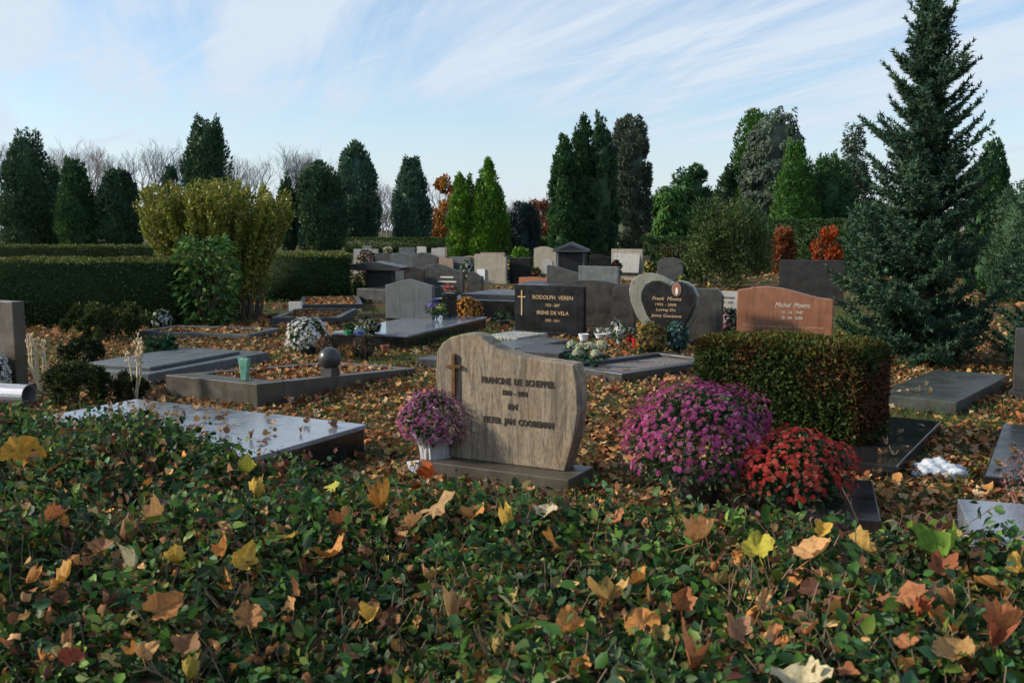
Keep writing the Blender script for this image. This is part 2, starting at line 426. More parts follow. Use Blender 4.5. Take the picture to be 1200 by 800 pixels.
m, nt, b, out = new_mat('white_plastic_film'); b.inputs['Base Color'].default_value = (0.52, 0.56, 0.61, 1); b.inputs['Roughness'].default_value = 0.3
b.inputs['Subsurface Weight'].default_value = 0.2; bump(nt, b, noise(nt, 35, 4), 0.5, 0.01); M['film'] = m
m, nt, b, out = new_mat('dry_leaf')           # single fallen leaves: own colour per leaf, veins and blotches
oi = N(nt, 'ShaderNodeObjectInfo'); f = noise(nt, 14, 4, 0.6); 
dk = mixc(nt, 1.0, oi.outputs['Color'], (0.66, 0.54, 0.45), 'MULTIPLY')
c = mixc(nt, ramp(nt, f, [(0.42, (0, 0, 0)), (0.68, (1, 1, 1))]), oi.outputs['Color'], dk)
nt.links.new(c, b.inputs['Base Color']); b.inputs['Roughness'].default_value = 0.65; b.inputs['Specular IOR Level'].default_value = 0.25
wv = N(nt, 'ShaderNodeTexWave'); wv.wave_type = 'RINGS'; wv.rings_direction = 'SPHERICAL'; wv.inputs['Scale'].default_value = 60; wv.inputs['Distortion'].default_value = 6
bump(nt, b, wv.outputs['Fac'], 0.15, 0.002)
t = nt.nodes.new('ShaderNodeBsdfTranslucent'); nt.links.new(c, t.inputs['Color'])
mx_ = nt.nodes.new('ShaderNodeMixShader'); mx_.inputs[0].default_value = 0.22
nt.links.new(b.outputs[0], mx_.inputs[1]); nt.links.new(t.outputs[0], mx_.inputs[2]); nt.links.new(mx_.outputs[0], out.inputs[0]); M['dryleaf'] = m
m, nt, b, out = new_mat('ground')             # earth, moss and mown grass under the leaves
f1 = noise(nt, 0.9, 6, 0.6); f2 = noise(nt, 14, 6, 0.65); f3 = noise(nt, 120, 3, 0.6)
earth = ramp(nt, f2, [(0.3, (0.055, 0.036, 0.020)), (0.5, (0.10, 0.058, 0.028)), (0.68, (0.17, 0.095, 0.042))])
grass = ramp(nt, f3, [(0.3, (0.030, 0.045, 0.014)), (0.7, (0.075, 0.095, 0.028))])
c = mixc(nt, ramp(nt, f1, [(0.42, (0, 0, 0)), (0.58, (1, 1, 1))]), earth, grass)
nt.links.new(c, b.inputs['Base Color']); b.inputs['Roughness'].default_value = 0.95; b.inputs['Specular IOR Level'].default_value = 0.1
bump(nt, b, f2, 0.6, 0.03); M['ground'] = m
m, nt, b, out = new_mat('gravel_bed'); f = N(nt, 'ShaderNodeTexVoronoi'); f.inputs['Scale'].default_value = 60
nt.links.new(ramp(nt, f.outputs['Distance'], [(0.1, (0.30, 0.27, 0.25)), (0.8, (0.10, 0.08, 0.07))]), b.inputs['Base Color']); b.inputs['Roughness'].default_value = 0.85
bump(nt, b, f.outputs['Distance'], 0.8, 0.01); M['gravel'] = m

# ------------------------------------------------------------------ lettering, made first while the scene is small
TXT = {}
def letters(s, size, ext=0.002, shear=0.0, space=1.0, bold=0.0):
    cu = bpy.data.curves.new('lettering', 'FONT'); cu.body = s; cu.size = size; cu.extrude = ext; cu.shear = shear
    cu.align_x = 'CENTER'; cu.align_y = 'CENTER'; cu.space_character = space; cu.offset = bold; cu.resolution_u = 2
    o = bpy.data.objects.new('lettering', cu); COL.objects.link(o)
    me = bpy.data.meshes.new_from_object(o.evaluated_get(bpy.context.evaluated_depsgraph_get()))
    bpy.data.objects.remove(o); bpy.data.curves.remove(cu)
    me.name = 'lettering'
    return me
def write(parent, s, size, loc, mat, name='lettering', width=None, **k):
    key = (s, size, mat.name, tuple(k.items()))
    if key not in TXT:
        me = letters(s, size, **k); me.materials.clear(); me.materials.append(mat); TXT[key] = me
    me = TXT[key]; sc_ = 1.0
    if width:
        xs_ = [v.co.x for v in me.vertices]; sc_ = width / (max(xs_) - min(xs_))
    return link(name, me, parent, loc, (math.radians(90), 0, 0), (sc_, min(1.0, sc_ * 1.25) if width else 1, 1))

# ================================================================== THE SETTING
# ground: one sheet to the horizon
me = bpy.data.meshes.new('ground')
nx = 60
xs = np.linspace(-1, 1, nx); gx = np.sign(xs) * np.abs(xs) ** 3 * 900
me.from_pydata([(x, y + 20, 0) for y in gx for x in gx], [],
               [(j * nx + i, j * nx + i + 1, (j + 1) * nx + i + 1, (j + 1) * nx + i) for j in range(nx - 1) for i in range(nx - 1)])
me.materials.append(M['ground'])
tag(link('ground', me), kind='structure')

# ------------------------------------------------------------------ trees
def lathe_core(prof, n=12, jit=0.12, col=(0.03, 0.06, 0.03)):
    """closed lumpy body inside a crown; prof list of (r,z)"""
    V = []; T = []
    for r, z in prof:
        for k in range(n):
            a = 2 * math.pi * k / n; rr = r * (1 + RNG.uniform(-jit, jit)); V.append((rr * math.cos(a), rr * math.sin(a), z))
    for i in range(len(prof) - 1):
        for k in range(n):
            a, b_, c_, d_ = i * n + k, i * n + (k + 1) % n, (i + 1) * n + (k + 1) % n, (i + 1) * n + k
            T += [(a, b_, c_), (a, c_, d_)]
    V = np.array(V, float); return V, np.array(T), np.tile(np.array(col), (len(V), 1))
def prof_at(prof, t):
    return np.interp(t, [p[0] for p in prof], [p[1] for p in prof])
def conifer(name, label, cat, loc, H, R, prof, cols, card, n, tufts=60, tuft=0.30, up=1.0, spires=(), group=None, droop=False, base=0.02, aspect=0.85, core=0.60, lean=0):
    """a crown made of many tufts on a profile (t -> radius fraction), each tuft a cloud of small sprays"""
    root = thing(name, label, cat, loc, 0, group)
    # trunk with a few limbs hidden in the crown
    mb_ = MB().tube([(0, 0, -0.05), (0.02 * R, 0, H * 0.3), (0, 0.02 * R, H * 0.75)], [R * 0.13, R * 0.10, R * 0.03], 8)
    for k in range(6):
        a = k * 1.05; z = H * (0.12 + 0.1 * k); mb_.tube([(0, 0, z), (R * 0.5 * math.cos(a), R * 0.5 * math.sin(a), z + H * 0.08)], [R * 0.04, R * 0.01], 5)
    mb_.build('trunk', M['bark'], root)
    tufts = int(tufts * 2.2); tuft *= .72; n = int(n * 1.85); card *= .86
    tt = RNG.random(tufts * 4); keep = RNG.random(tufts * 4) < prof_at(prof, tt) / max(p[1] for p in prof) + 0.12
    tt = np.sort(tt[keep][:tufts]); k = len(tt)
    th = RNG.uniform(0, 2 * math.pi, k)
    rr = prof_at(prof, tt) * R
    ts = R * tuft * RNG.uniform(0.65, 1.35, k) * (0.45 + 0.55 * np.minimum(1, rr / (0.6 * R)))
    rad = np.maximum(rr - ts * 0.55, 0) * RNG.uniform(0.86, 1.07, k)
    cen = np.stack([rad * np.cos(th), rad * np.sin(th), (base + (1 - base) * tt) * H * 0.97], 1)
    for (sx, sy, st, sr) in spires:      # extra leading shoots
        for q in np.linspace(0, 1, 6):
            cen = np.vstack([cen, [sx * R, sy * R, H * (st - 0.16 * q)]]); ts = np.append(ts, R * sr * (0.35 + 0.65 * q)); th = np.append(th, 0)
    k = len(cen)
    tcol = palette(cols, k, 0.16)
    w = ts ** 2; idx = RNG.choice(k, n, p=w / w.sum())
    d = rand_dirs(n); shell = RNG.uniform(0.55, 1.05, n) ** 0.6
    el = 1.9 * up if up > 0.3 else 1.0
    off = d * (ts[idx] * shell)[:, None]; off[:, 2] *= el
    pos = cen[idx] + off
    pos[:, 2] = np.maximum(pos[:, 2], card * 0.4)
    outw = unit(np.stack([pos[:, 0], pos[:, 1], np.zeros(n)], 1) + 1e-6)
    axis = unit(outw * 0.6 + d * 0.4 + np.array([0, 0, -1.4 if droop else up]) + RNG.normal(0, 0.35, (n, 3)))
    nrm = unit(outw + RNG.normal(0, 0.5, (n, 3)))
    Rm = frames(axis, nrm)
    sc = card * RNG.uniform(0.6, 1.5, n)
    c = np.clip(tcol[idx] * RNG.uniform(0.75, 1.3, (n, 1)), 0, 1)
    parts = [scatter(SPRAY[0], SPRAY[1], pos, Rm, np.stack([sc * aspect, sc, sc], 1), c)]
    pr = [(max(prof_at(prof, t) * R * core, 0.01), (base + (1 - base) * t) * H * 0.97) for t in np.linspace(0, 1, 12)]
    pr[0] = (pr[0][0] * 0.6, pr[0][1]); pr[-1] = (0.005, pr[-1][1] * 0.97)
    parts.append(lathe_core(pr, 12, 0.13, tuple(np.mean(cols, axis=0))))
    V, T, C = merge(parts)
    tag(link('crown', tri_mesh('crown', V, T, M['needles'], C), root), kind='stuff')
    return root
COLUMN = [(0, .55), (.08, .85), (.3, 1), (.55, .95), (.75, .72), (.9, .40), (1, .05)]
CONE = [(0, .75), (.06, .95), (.2, 1), (.45, .82), (.7, .5), (.88, .24), (1, .04)]
FLAME = [(0, .7), (.1, .92), (.35, 1), (.6, .82), (.8, .55), (.93, .26), (1, .04)]
EGG = [(0, .65), (.12, .92), (.4, 1), (.65, .93), (.82, .72), (.94, .42), (1, .1)]
BLOCK = [(0, .7), (.1, .95), (.4, 1), (.7, .95), (.88, .72), (.96, .5), (1, .3)]
DG = [(0.0348, 0.0812, 0.0468), (0.0435, 0.0957, 0.0468), (0.0580, 0.1102, 0.0468)]
BG = [(0.0551, 0.1160, 0.0806), (0.0667, 0.1305, 0.0858), (0.0783, 0.1392, 0.0858)]
MG = [(0.0435, 0.1087, 0.0390), (0.0580, 0.1305, 0.0390), (0.0348, 0.0870, 0.0364)]
YG = [(0.1063, 0.2210, 0.0264), (0.1375, 0.2600, 0.0300), (0.0750, 0.1755, 0.0264)]
BRG = [(0.0688, 0.1625, 0.0312), (0.0875, 0.1820, 0.0336), (0.0500, 0.1300, 0.0312)]
GG = [(0.0870, 0.1232, 0.0806), (0.0725, 0.1073, 0.0728), (0.1131, 0.1421, 0.0936)]
def tree_px(name, label, x0, x1, top, d, prof, cols, n=7000, tufts=70, card_px=4.2, group=None, **k):
    g = AT((x0 + x1) / 2, 268, d); s = d / FPX
    H = EYE + (268 - top) * s; R = (x1 - x0) / 2 * s
    return conifer(name, label, 'tree', (g.x, d, 0), H, R, prof, cols, card_px * s, n, tufts, group=group, **k)
GL = 'dark conifers behind the left hedge'
tree_px('cypress_tree', 'broad dark twin-tipped conifer at far left behind the long hedge', 3, 70, 157, 62, FLAME, DG, 9000, 80, spires=((-.25, 0, 1.0, .22), (.28, .1, .99, .25)), group=GL)
tree_px('cypress_tree', 'narrow dark conifer squeezed right beside the broad twin-tipped one', 56, 78, 188, 66, COLUMN, DG, 3000, 40, group=GL)
tree_px('cypress_tree', 'flame-shaped green conifer, left side brighter, behind the far hedge', 68, 114, 188, 60, FLAME, MG, 6500, 60, spires=((-.3, 0, 1.0, .25), (.35, 0, .93, .25)), group=GL)
tree_px('cypress_tree', 'round-topped dark conifer just left of the yellow-green bush', 117, 164, 201, 60, EGG, DG, 6500, 60, group=GL)
tree_px('cypress_tree', 'tall twin-tipped dark conifer rising behind the yellow-green bush', 218, 274, 146, 58, BLOCK, DG, 8000, 70, spires=((-.35, 0, 1.02, .3), (.4, 0, 1.02, .28)), group=GL)
tree_px('cypress_tree', 'slim dark conifer half hidden behind the bush top', 189, 214, 192, 66, COLUMN, DG, 3000, 40, group=GL)
tree_px('cypress_tree', 'little dark conifer peeping above the right end of the bush', 326, 348, 203, 70, COLUMN, DG, 2600, 36, group=GL)
tree_px('cypress_tree', 'wide dark conifer leaning against the grey-green column', 347, 404, 194, 70, EGG, DG, 7500, 70, group=GL)
tree_px('cypress_tree', 'tall grey-green column conifer with rounded top', 394, 443, 166, 76, COLUMN, BG, 8500, 80)
tree_px('cypress_tree', 'solitary dark blue-green conifer between bare trees', 461, 505, 189, 72, COLUMN, BG, 7500, 70, spires=((-.25, 0, 1.0, .3), (.22, 0, 1.0, .3)))
tree_px('cypress_tree', 'shorter left one of two yellow-green conifers', 525, 558, 206, 55, FLAME, YG, 6000, 60, spires=((-.2, 0, 1.0, .3), (.5, 0, .98, .25)))
tree_px('cypress_tree', 'taller right one of two yellow-green conifers', 548, 596, 186, 55, CONE, YG, 9000, 80)
tree_px('spruce_tree', 'small blue-grey cone-shaped conifer right of the yellow-green pair', 593, 630, 240, 57, EGG, [(0.035, 0.062, 0.062), (0.045, 0.074, 0.072)], 5000, 50)
tree_px('cypress_tree', 'left column of the tall dark green conifer group in the centre', 644, 677, 154, 44, COLUMN, MG, 8000, 70)
tree_px('cypress_tree', 'tallest middle column of the dark green conifer group', 664, 703, 134, 44.6, COLUMN, MG, 10000, 80)
tree_px('cypress_tree', 'right column of the tall dark green conifer group', 688, 723, 137, 44.2, COLUMN, DG, 9000, 70, spires=((-.3, 0, 1.0, .25),))
tree_px('cypress_tree', 'tall blunt grey-green conifer just right of the dark group', 712, 761, 135, 47, BLOCK, GG, 11000, 90, tuft=.24)
tree_px('broad_tree', 'rounded light green tree with weeping sprays, lower of two', 759, 806, 214, 52, EGG, BRG, 7000, 70, up=.2, droop=True)
tree_px('broad_tree', 'domed green tree behind the lower rounded one', 784, 834, 194, 58, BLOCK, MG, 7000, 70, up=.3)
tree_px('cypress_tree', 'short dark conifer in the gap before the grey weeping cedar', 832, 868, 192, 50, FLAME, DG, 5000, 50)
tree_px('cypress_tree', 'tall leafy green conifer behind the grey weeping cedar', 856, 908, 133, 50, BLOCK, BRG, 8000, 70)
tree_px('cedar_tree', 'tall grey-green weeping cedar with hanging sprays', 868, 942, 130, 46, BLOCK, GG, 14000, 110, tuft=.25, up=.2, droop=True, spires=((.55, 0, 1.0, .2), (.1, 0, 1.0, .25)))
tree_px('yew_tree', 'bright green bushy conifer with pointed top in front of cedar', 903, 958, 168, 38, FLAME, BRG, 9000, 80, spires=((-.3, 0, 1.0, .2),))
tree_px('yew_tree', 'darker green bushy conifer right of the bright one', 935, 1002, 186, 39, EGG, MG, 9000, 80, spires=((.2, 0, 1.03, .18), (-.3, 0, 1.0, .2)))
tree_px('spruce_tree', 'thin ragged grey spruce with two tips beside the big fir', 972, 1024, 146, 42, CONE, GG, 7000, 70, up=.3, tuft=.34, core=.35, spires=((-.35, 0, .98, .2), (.25, 0, 1.0, .2)))
tree_px('cypress_tree', 'smooth green cone-shaped conifer half hidden right of the big fir', 1133, 1184, 152, 24, FLAME, MG, 12000, 90, tuft=.22)
tree_px('cypress_tree', 'low dark conifer filling the gap behind the orange shrubs', 992, 1050, 240, 34, EGG, DG, 7000, 60)
tree_px('yew_tree', 'dark yew at the right edge behind the fir', 1160, 1250, 215, 22, EGG, DG, 9000, 70)

# the big fir on the right: trunk, whorled boughs, shoots set with needles
def fir(H, W, seed, nw=46):
    rg = random.Random(seed)
    wood = MB().tube([(0, 0, -0.05), (0.02, 0.01, H * 0.35), (-0.01, 0.02, H * 0.7), (0, 0, H * 0.985)], [0.085, 0.065, 0.032, 0.006], 8)
    boughs = MB(); sh = []     # shoots: start, end, colour key
    for w in range(nw):
        t = (w + rg.uniform(-.25, .25)) / nw; t = max(0.0, t); z = H * (0.045 + 0.935 * t)
        L0 = W * (1 - t) ** 0.95 * (1.0 if t > .12 else 0.8 + 1.6 * t) + 0.10
        for kk in range(rg.choice((5, 6, 6, 7)) if t < .93 else 4):
            a = rg.uniform(0, 2 * math.pi); L = L0 * rg.uniform(0.42, 1.12) * (1 + .16 * math.sin(2 * a + 5 * t))
            if t > 0.3 and rg.random() < 0.14: L *= 1.22
            rise = -0.02 + 0.95 * t + rg.uniform(-0.12, 0.15)
            tipup = rg.uniform(0.15, 0.45)
            pts = []
            ca, sa = math.cos(a), math.sin(a)
            for q in np.linspace(0, 1, 6):
                r = L * q; zz_ = z + L * (rise * q - 0.22 * q * (1 - t) * (1 - q) * 2 + tipup * 0.5 * q ** 3)
                pts.append(Vector((r * ca, r * sa, zz_)))
            boughs.tube(pts, [0.014 * (0.4 + L) * (1 - 0.85 * q) for q in np.linspace(0, 1, 6)], 4)
            nb = max(4, int(L / 0.048))
            for b_ in range(nb):
                q = 0.12 + 0.88 * b_ / nb; f = q * 5; i = min(4, int(f)); p = pts[i].lerp(pts[i + 1], f - i)
                dirv = (pts[i + 1] - pts[i]).normalized(); side = Vector((-sa, ca, 0))
                for sgn in (-1, 1):
                    ln = min(0.36 * L, 0.45 * (1 - q) * L + 0.07) * rg.uniform(0.7, 1.2)
                    dd = (dirv * rg.uniform(.55, .95) + side * sgn * rg.uniform(.6, 1.0) + Vector((0, 0, rg.uniform(-.25, .3)))).normalized()
                    m_ = max(1, int(ln / 0.13))
                    for j in range(m_):
                        s0 = p + dd * (ln * j / m_); s1 = p + dd * (ln * (j + 1) / m_)
                        sh.append((s0, s1))
                        if m_ > 1 and j < m_ - 1 and rg.random() < .8:
                            d2 = (dd + side.cross(Vector((0, 0, 1))) * rg.uniform(-.9, .9) + dirv * .5 + Vector((0, 0, rg.uniform(-.3, .3)))).normalized()
                            sh.append((s1, s1 + d2 * rg.uniform(.06, .12)))
            for i in range(1, 5): sh.append((pts[i], pts[i + 1]))
            sh.append((pts[5], pts[5] + (pts[5] - pts[4]).normalized() * 0.10))
    for q in range(420):      # short inner shoots round the stem
        zz_ = H * (.08 + .88 * rg.random()); a = rg.uniform(0, 6.283); r0 = rg.uniform(.02, .25) * (1.05 - zz_ / H); dd = Vector((math.cos(a), math.sin(a), rg.uniform(.0, .9))).normalized()
        p = Vector((r0 * math.cos(a), r0 * math.sin(a), zz_)); ln = rg.uniform(.12, .34) * (1.15 - zz_ / H)
        boughs.tube([Vector((0, 0, zz_ - .05)), p, p + dd * ln], [.006, .005, .002], 3)
        for j in range(4):
            s0 = p + dd * (ln * j / 4); sh.append((s0, p + dd * (ln * (j + 1) / 4)))
            sh.append((s0, s0 + (dd + Vector((rg.uniform(-1, 1), rg.uniform(-1, 1), rg.uniform(-.4, .6)))).normalized() * rg.uniform(.07, .13)))
    for q in range(10): sh.append((Vector((0, 0, H * (0.93 + 0.007 * q))), Vector((0, 0, H * (0.937 + 0.007 * q)))))
    A = np.array([tuple(s[0]) for s in sh]); B = np.array([tuple(s[1]) for s in sh]); n = len(A)
    k = 17
    tq = RNG.random((n, k, 1)); pos = (A[:, None] * (1 - tq) + B[:, None] * tq).reshape(-1, 3)
    ax = np.repeat(unit(B - A), k, axis=0); side = rand_dirs(n * k); side = unit(side - ax * np.sum(side * ax, 1, keepdims=True))
    dirn = unit(ax * 0.65 + side + np.array([0, 0, 0.25]))
    sc = RNG.uniform(0.038, 0.066, n * k)
    col = np.repeat(palette([(0.0324, 0.0792, 0.0491), (0.0432, 0.0972, 0.0529), (0.0576, 0.1152, 0.0567), (0.0810, 0.1404, 0.0794)], n, .2), k, axis=0)
    Rm = frames(dirn, rand_dirs(n * k))
    V, T, C = scatter(NEEDLE[0], NEEDLE[1], pos, Rm, np.stack([sc * 0.40, sc, sc], 1), col)
    return wood, boughs, tri_mesh('needles', V, T, M['needles'], C)
fl = P(1073, 424)
wood, boughs, nd = fir(EYE + 274 * fl.y / FPX * 1.0, .93, 5)
root = thing('fir_tree', 'big dark fir with ragged upturned boughs towering at right', 'tree', (fl.x, fl.y, 0))
w_ = wood.build('trunk', M['bark'], root, smooth=True); bo = boughs.build('branches', M['bark'], root)
tag(bo, kind='stuff')
tag(link('needles', nd, root), kind='stuff')
q = P(1262, 440)
r2 = dup(root, None, (q.x, q.y, 0), 2.1, 'dark fir cut off by the right edge, only its boughs in view', (.92, .92, .78))

# bare trees far behind: one skeleton per kind, recursive limbs
def bare_skeleton(seed, H, depth=6):
    rg = random.Random(seed); mb_ = MB()
    def grow(p, d, L, r, lev):
        n = 3; pts = [p]; dd = d.copy()
        for i in range(n):
            dd = (dd + Vector((rg.uniform(-.22, .22), rg.uniform(-.22, .22), rg.uniform(-.02, .16)))).normalized(); pts.append(pts[-1] + dd * (L / n))
        rr = [r * (1 - .38 * i / n) for i in range(n + 1)]
        mb_.tube(pts, rr, 5 if lev < 2 else 3)
        if lev >= depth: return
        nk = rg.choice((2, 3, 3)) if lev else rg.choice((4, 5))
        for c_ in range(nk):
            a = rg.uniform(0, 6.283); spread = rg.uniform(.35, .85)
            o = dd.orthogonal().normalized(); o = Matrix.Rotation(a, 3, dd) @ o
            nd_ = (dd + o * spread + Vector((0, 0, .12))).normalized()
            q_ = pts[-1] if c_ < 2 or lev == 0 else pts[rg.choice((1, 2))]
            grow(q_, nd_, L * rg.uniform(.62, .86), r * .58 if c_ else r * .65, lev + 1)
    grow(Vector((0, 0, -.1)), Vector((0, 0, 1)), H * .26, H * .016, 0)
    return mb_
bare = []
for s_ in range(3):
    mb_ = bare_skeleton(30 + s_, 11, 6); o = mb_.build('branches', M['greybark']); bare.append(o.data); bpy.data.objects.remove(o)
def bare_tree(px, top, d, kind, rz, label):
    g = AT(px, 268, d); h = EYE + (268 - top) * d / FPX
    r_ = thing('bare_tree', label, 'tree', (g.x, d, 0), rz, 'leafless trees along the skyline')
    zmax = BH[kind]
    link('branches', bare[kind], r_, scale=h / zmax)
    return r_
BH = [max(v.co.z for v in m_.vertices) for m_ in bare]
bt = [(-14, 150, 110, 0), (8, 168, 130, 1), (62, 170, 118, 2), (92, 163, 105, 0), (120, 166, 112, 1), (150, 172, 120, 2), (184, 160, 104, 0), (206, 178, 125, 1), (282, 182, 120, 2),
      (302, 178, 112, 1), (338, 166, 104, 0), (372, 172, 112, 2), (386, 178, 120, 1), (446, 205, 135, 0), (455, 215, 125, 2), (513, 208, 150, 1), (600, 232, 160, 2), (622, 228, 170, 0), (640, 236, 150, 1)]
bl = ['at the left edge of the skyline', 'behind the broad twin-tipped conifer', 'between the left conifers, first from the left', 'above the flame-shaped conifer', 'above the gap between two left conifers', 'over the round-topped conifer',
      'with a wide open crown left of the tall twin-tipped conifer', 'tucked against the tall twin-tipped conifer', 'right of the tall twin-tipped conifer', 'above the yellow-green bush', 'with the widest crown above the bush end', 'left of the grey-green column conifer',
      'behind the grey-green column conifer', 'right of the grey-green column conifer', 'low in the gap left of the solitary conifer', 'behind the orange tree', 'above the blue-grey conifer', 'behind the russet tree', 'beside the central dark group']
for (px, top, d, k_), l_ in zip(bt, bl): bare_tree(px, top, d, k_, px * .37, 'bare grey tree ' + l_)
# a far brown wood that closes the horizon (nobody could count its trunks)
n = 16000
px_ = RNG.uniform(-500, 1700, n); d_ = RNG.uniform(170, 210, n)
X = (px_ - 600) / FPX * d_; Hh = 4.5 + 2.0 * np.sin(px_ * .021) + 1.2 * np.sin(px_ * .067 + 1) + RNG.normal(0, .5, n)
pos = np.stack([X, d_, RNG.random(n) ** .8 * Hh], 1)
ax = unit(np.stack([RNG.normal(0, .5, n), RNG.normal(0, .5, n), np.ones(n)], 1))
sc = RNG.uniform(.8, 2.0, n)
V, T, C = scatter(DIAMOND[0], DIAMOND[1], pos, frames(ax, rand_dirs(n)), np.stack([sc * .16, sc, sc], 1), palette([(.16, .13, .11), (.20, .15, .11), (.12, .13, .08)], n))
tag(link('distant_wood', tri_mesh('distant_wood', V, T, M['needles'], C)), 'far brown leafless wood along the horizon', 'wood', kind='stuff')

# leafy trees in autumn colour
def leafy(name, label, cat, px, top, base_py, halfw, d, cols, n, leaf, stems=7, upright=.5, bot=.12, mat='hedgeleaf', group=None, tmpl=OVATE4, spread=1.0, tufts=40, thick=.02, stemmat='bark', stalk=None):
    s = d / FPX; g = AT(px, 268, d); H = EYE + (268 - top) * s; R = halfw * s
    root = thing(name, label, cat, (g.x, d, 0), 0, group)
    tr = MB(); cen = []
    for k in range(stems):
        a = 6.283 * k / stems + random.uniform(-.3, .3); rad = R * random.uniform(.45, .95); zt = H * random.uniform(.72, 1.0)
        p0 = Vector((random.uniform(-.08, .08) * R, random.uniform(-.08, .08) * R, -.03)); p3 = Vector((rad * math.cos(a), rad * math.sin(a), zt))
        mid = Vector((p3.x * .35, p3.y * .35, zt * .5))
        tr.tube([p0, p0.lerp(mid, .5), mid, mid.lerp(p3, .6), p3], [thick * H * .5, thick * H * .4, thick * H * .3, thick * H * .15, thick * H * .06], 5)
    tr.build('trunk' if stems <= 7 and cat == 'tree' else 'stems', M[stemmat], root)
    k = tufts
    zc = RNG.uniform(bot, .93, k); ang = RNG.uniform(0, 6.283, k)
    env = np.sqrt(np.clip(1 - ((zc - .5) / .56) ** 2, .05, 1))
    rc = env * R * np.sqrt(RNG.uniform(.25, 1, k)) * .85
    cen = np.stack([rc * np.cos(ang), rc * np.sin(ang), zc * H], 1); ts = np.minimum(R, H * .5) * RNG.uniform(.16, .36, k) * spread
    idx = RNG.integers(0, k, n); dd = rand_dirs(n); off = dd * (ts[idx] * RNG.uniform(.3, 1.05, n))[:, None]; off[:, 2] *= 1 + upright * .8
    pos = cen[idx] + off; pos[:, 2] = np.clip(pos[:, 2], leaf * .5, H * 1.03)
    ax = unit(dd * .8 + np.array([0, 0, upright * 2]) + RNG.normal(0, .6, (n, 3)))
    sc = leaf * RNG.uniform(.6, 1.35, n); tc_ = palette(cols, k, .2)
    c = np.clip(tc_[idx] * RNG.uniform(.75, 1.25, (n, 1)), 0, 1)
    V, T, C = scatter(tmpl[0], tmpl[1], pos, frames(ax, rand_dirs(n)), np.stack([sc * .8, sc, sc], 1), c)
    tag(link('crown', tri_mesh('crown', V, T, M[mat], C), root), kind='stuff')
    return root
OR = [(0.34, 0.15, 0.035), (0.28, 0.11, 0.03), (0.38, 0.20, 0.06)]
leafy('autumn_tree', 'slender orange autumn tree left of the yellow-green conifers', 'tree', 520, 208, 290, 17, 80, OR, 3200, .22, 5, .6, tmpl=DIAMOND, tufts=34)
leafy('autumn_tree', 'russet brown autumn tree behind the blue-grey conifer', 'tree', 633, 236, 288, 16, 85, [(0.26, .10, .05), (.20, .09, .05)], 3000, .24, 5, .5, tmpl=DIAMOND, tufts=34)
leafy('autumn_tree', 'low orange-brown tree on the skyline right of the green dome', 'tree', 978, 200, 290, 16, 60, OR, 1500, .22, 5, .5, tmpl=DIAMOND, tufts=24)
leafy('orange_shrub', 'brownish red rounded shrub left of the brighter orange one', 'shrub', 918, 266, 305, 15, 33, [(.24, .075, .025), (.20, .07, .03)], 2600, .10, 12, .4, tmpl=DIAMOND)
leafy('orange_shrub', 'bright orange-red pointed shrub behind the black headstone', 'shrub', 969, 264, 308, 18, 31, [(.42, .085, .018), (.36, .07, .018), (.30, .09, .03)], 3400, .09, 12, .8, tmpl=DIAMOND)
leafy('round_shrub', 'small rounded green shrub below the blue-grey conifer', 'shrub', 613, 291, 318, 16, 40, YG, 2600, .10, 10, .2, tmpl=DIAMOND)
leafy('holly_bush', 'large loose olive-green bush with upright shoots right of centre', 'bush', 852, 238, 336, 56, 27, [(.066, .105, .034), (.095, .135, .046), (.052, .086, .030)], 17000, .085, 22, .5, tufts=90, thick=.008)
leafy('holly_bush', 'low dark spreading bush left of the large loose bush', 'bush', 795, 285, 330, 26, 30, [(.045, .065, .024), (.08, .075, .03)], 3500, .085, 12, .3, tufts=40, thick=.008)
# yellow-green bush: a fan of arching rods
def rod_bush(label, px, top, base_py, halfw, cols):
    g = P(px, base_py); d = g.y; s = d / FPX; H = EYE + (268 - top) * s; R = halfw * s
    root = thing('willow_bush', label, 'bush', (g.x, d, 0)); rods = MB(); pos = []; ax = []
    for k in range(270):
        a = random.uniform(0, 6.283); q = math.sqrt(random.random()); L = H * random.uniform(.74, 1.05) * (1 - .08 * q * q)
        base_ = Vector((.55 * R * q * math.cos(a), .5 * R * q * math.sin(a), -.03)); tip = Vector((R * q * 1.0 * math.cos(a), R * q * .8 * math.sin(a), L))
        mid = base_.lerp(tip, .5) - Vector((tip.x, tip.y, 0)) * .12
        pts = [base_, base_.lerp(mid, .55), mid, mid.lerp(tip, .55) + Vector((0, 0, .02)), tip]
        rods.tube(pts, [.011, .009, .007, .005, .002], 3)
        for j in range(215):
            f = 4 * (.13 + .87 * random.random() ** .65); i = min(3, int(f)); p_ = pts[i].lerp(pts[i + 1], f - i); t_ = (pts[i + 1] - pts[i]).normalized()
            pos.append(p_); ax.append(t_ * .7 + Vector((random.gauss(0, .6), random.gauss(0, .6), random.gauss(.1, .5))))
    tag(rods.build('stems', M['bark'], root), kind='stuff')
    pos = np.array(pos); ax = np.array(ax); n = len(pos); pos += RNG.normal(0, .025, (n, 3))
    sc = RNG.uniform(.045, .095, n)
    V, T, C = scatter(DIAMOND[0], DIAMOND[1], pos, frames(unit(ax), rand_dirs(n)), np.stack([sc * .5, sc, sc], 1), palette(cols, n, .3))
    tag(link('foliage', tri_mesh('foliage', V, T, M['leaf'], C), root), kind='stuff')
rod_bush('big yellow-green bush of upright rods in front of the left hedge', 258, 218, 372, 92, [(.23, .25, .035), (.28, .28, .040), (.17, .22, .032), (.28, .22, .04), (.13, .17, .026)])
g = P(243, 382)
root = thing('laurel_bush', 'glossy dark green laurel growing before the yellow-green bush', 'bush', (g.x, g.y, 0))
st = MB()
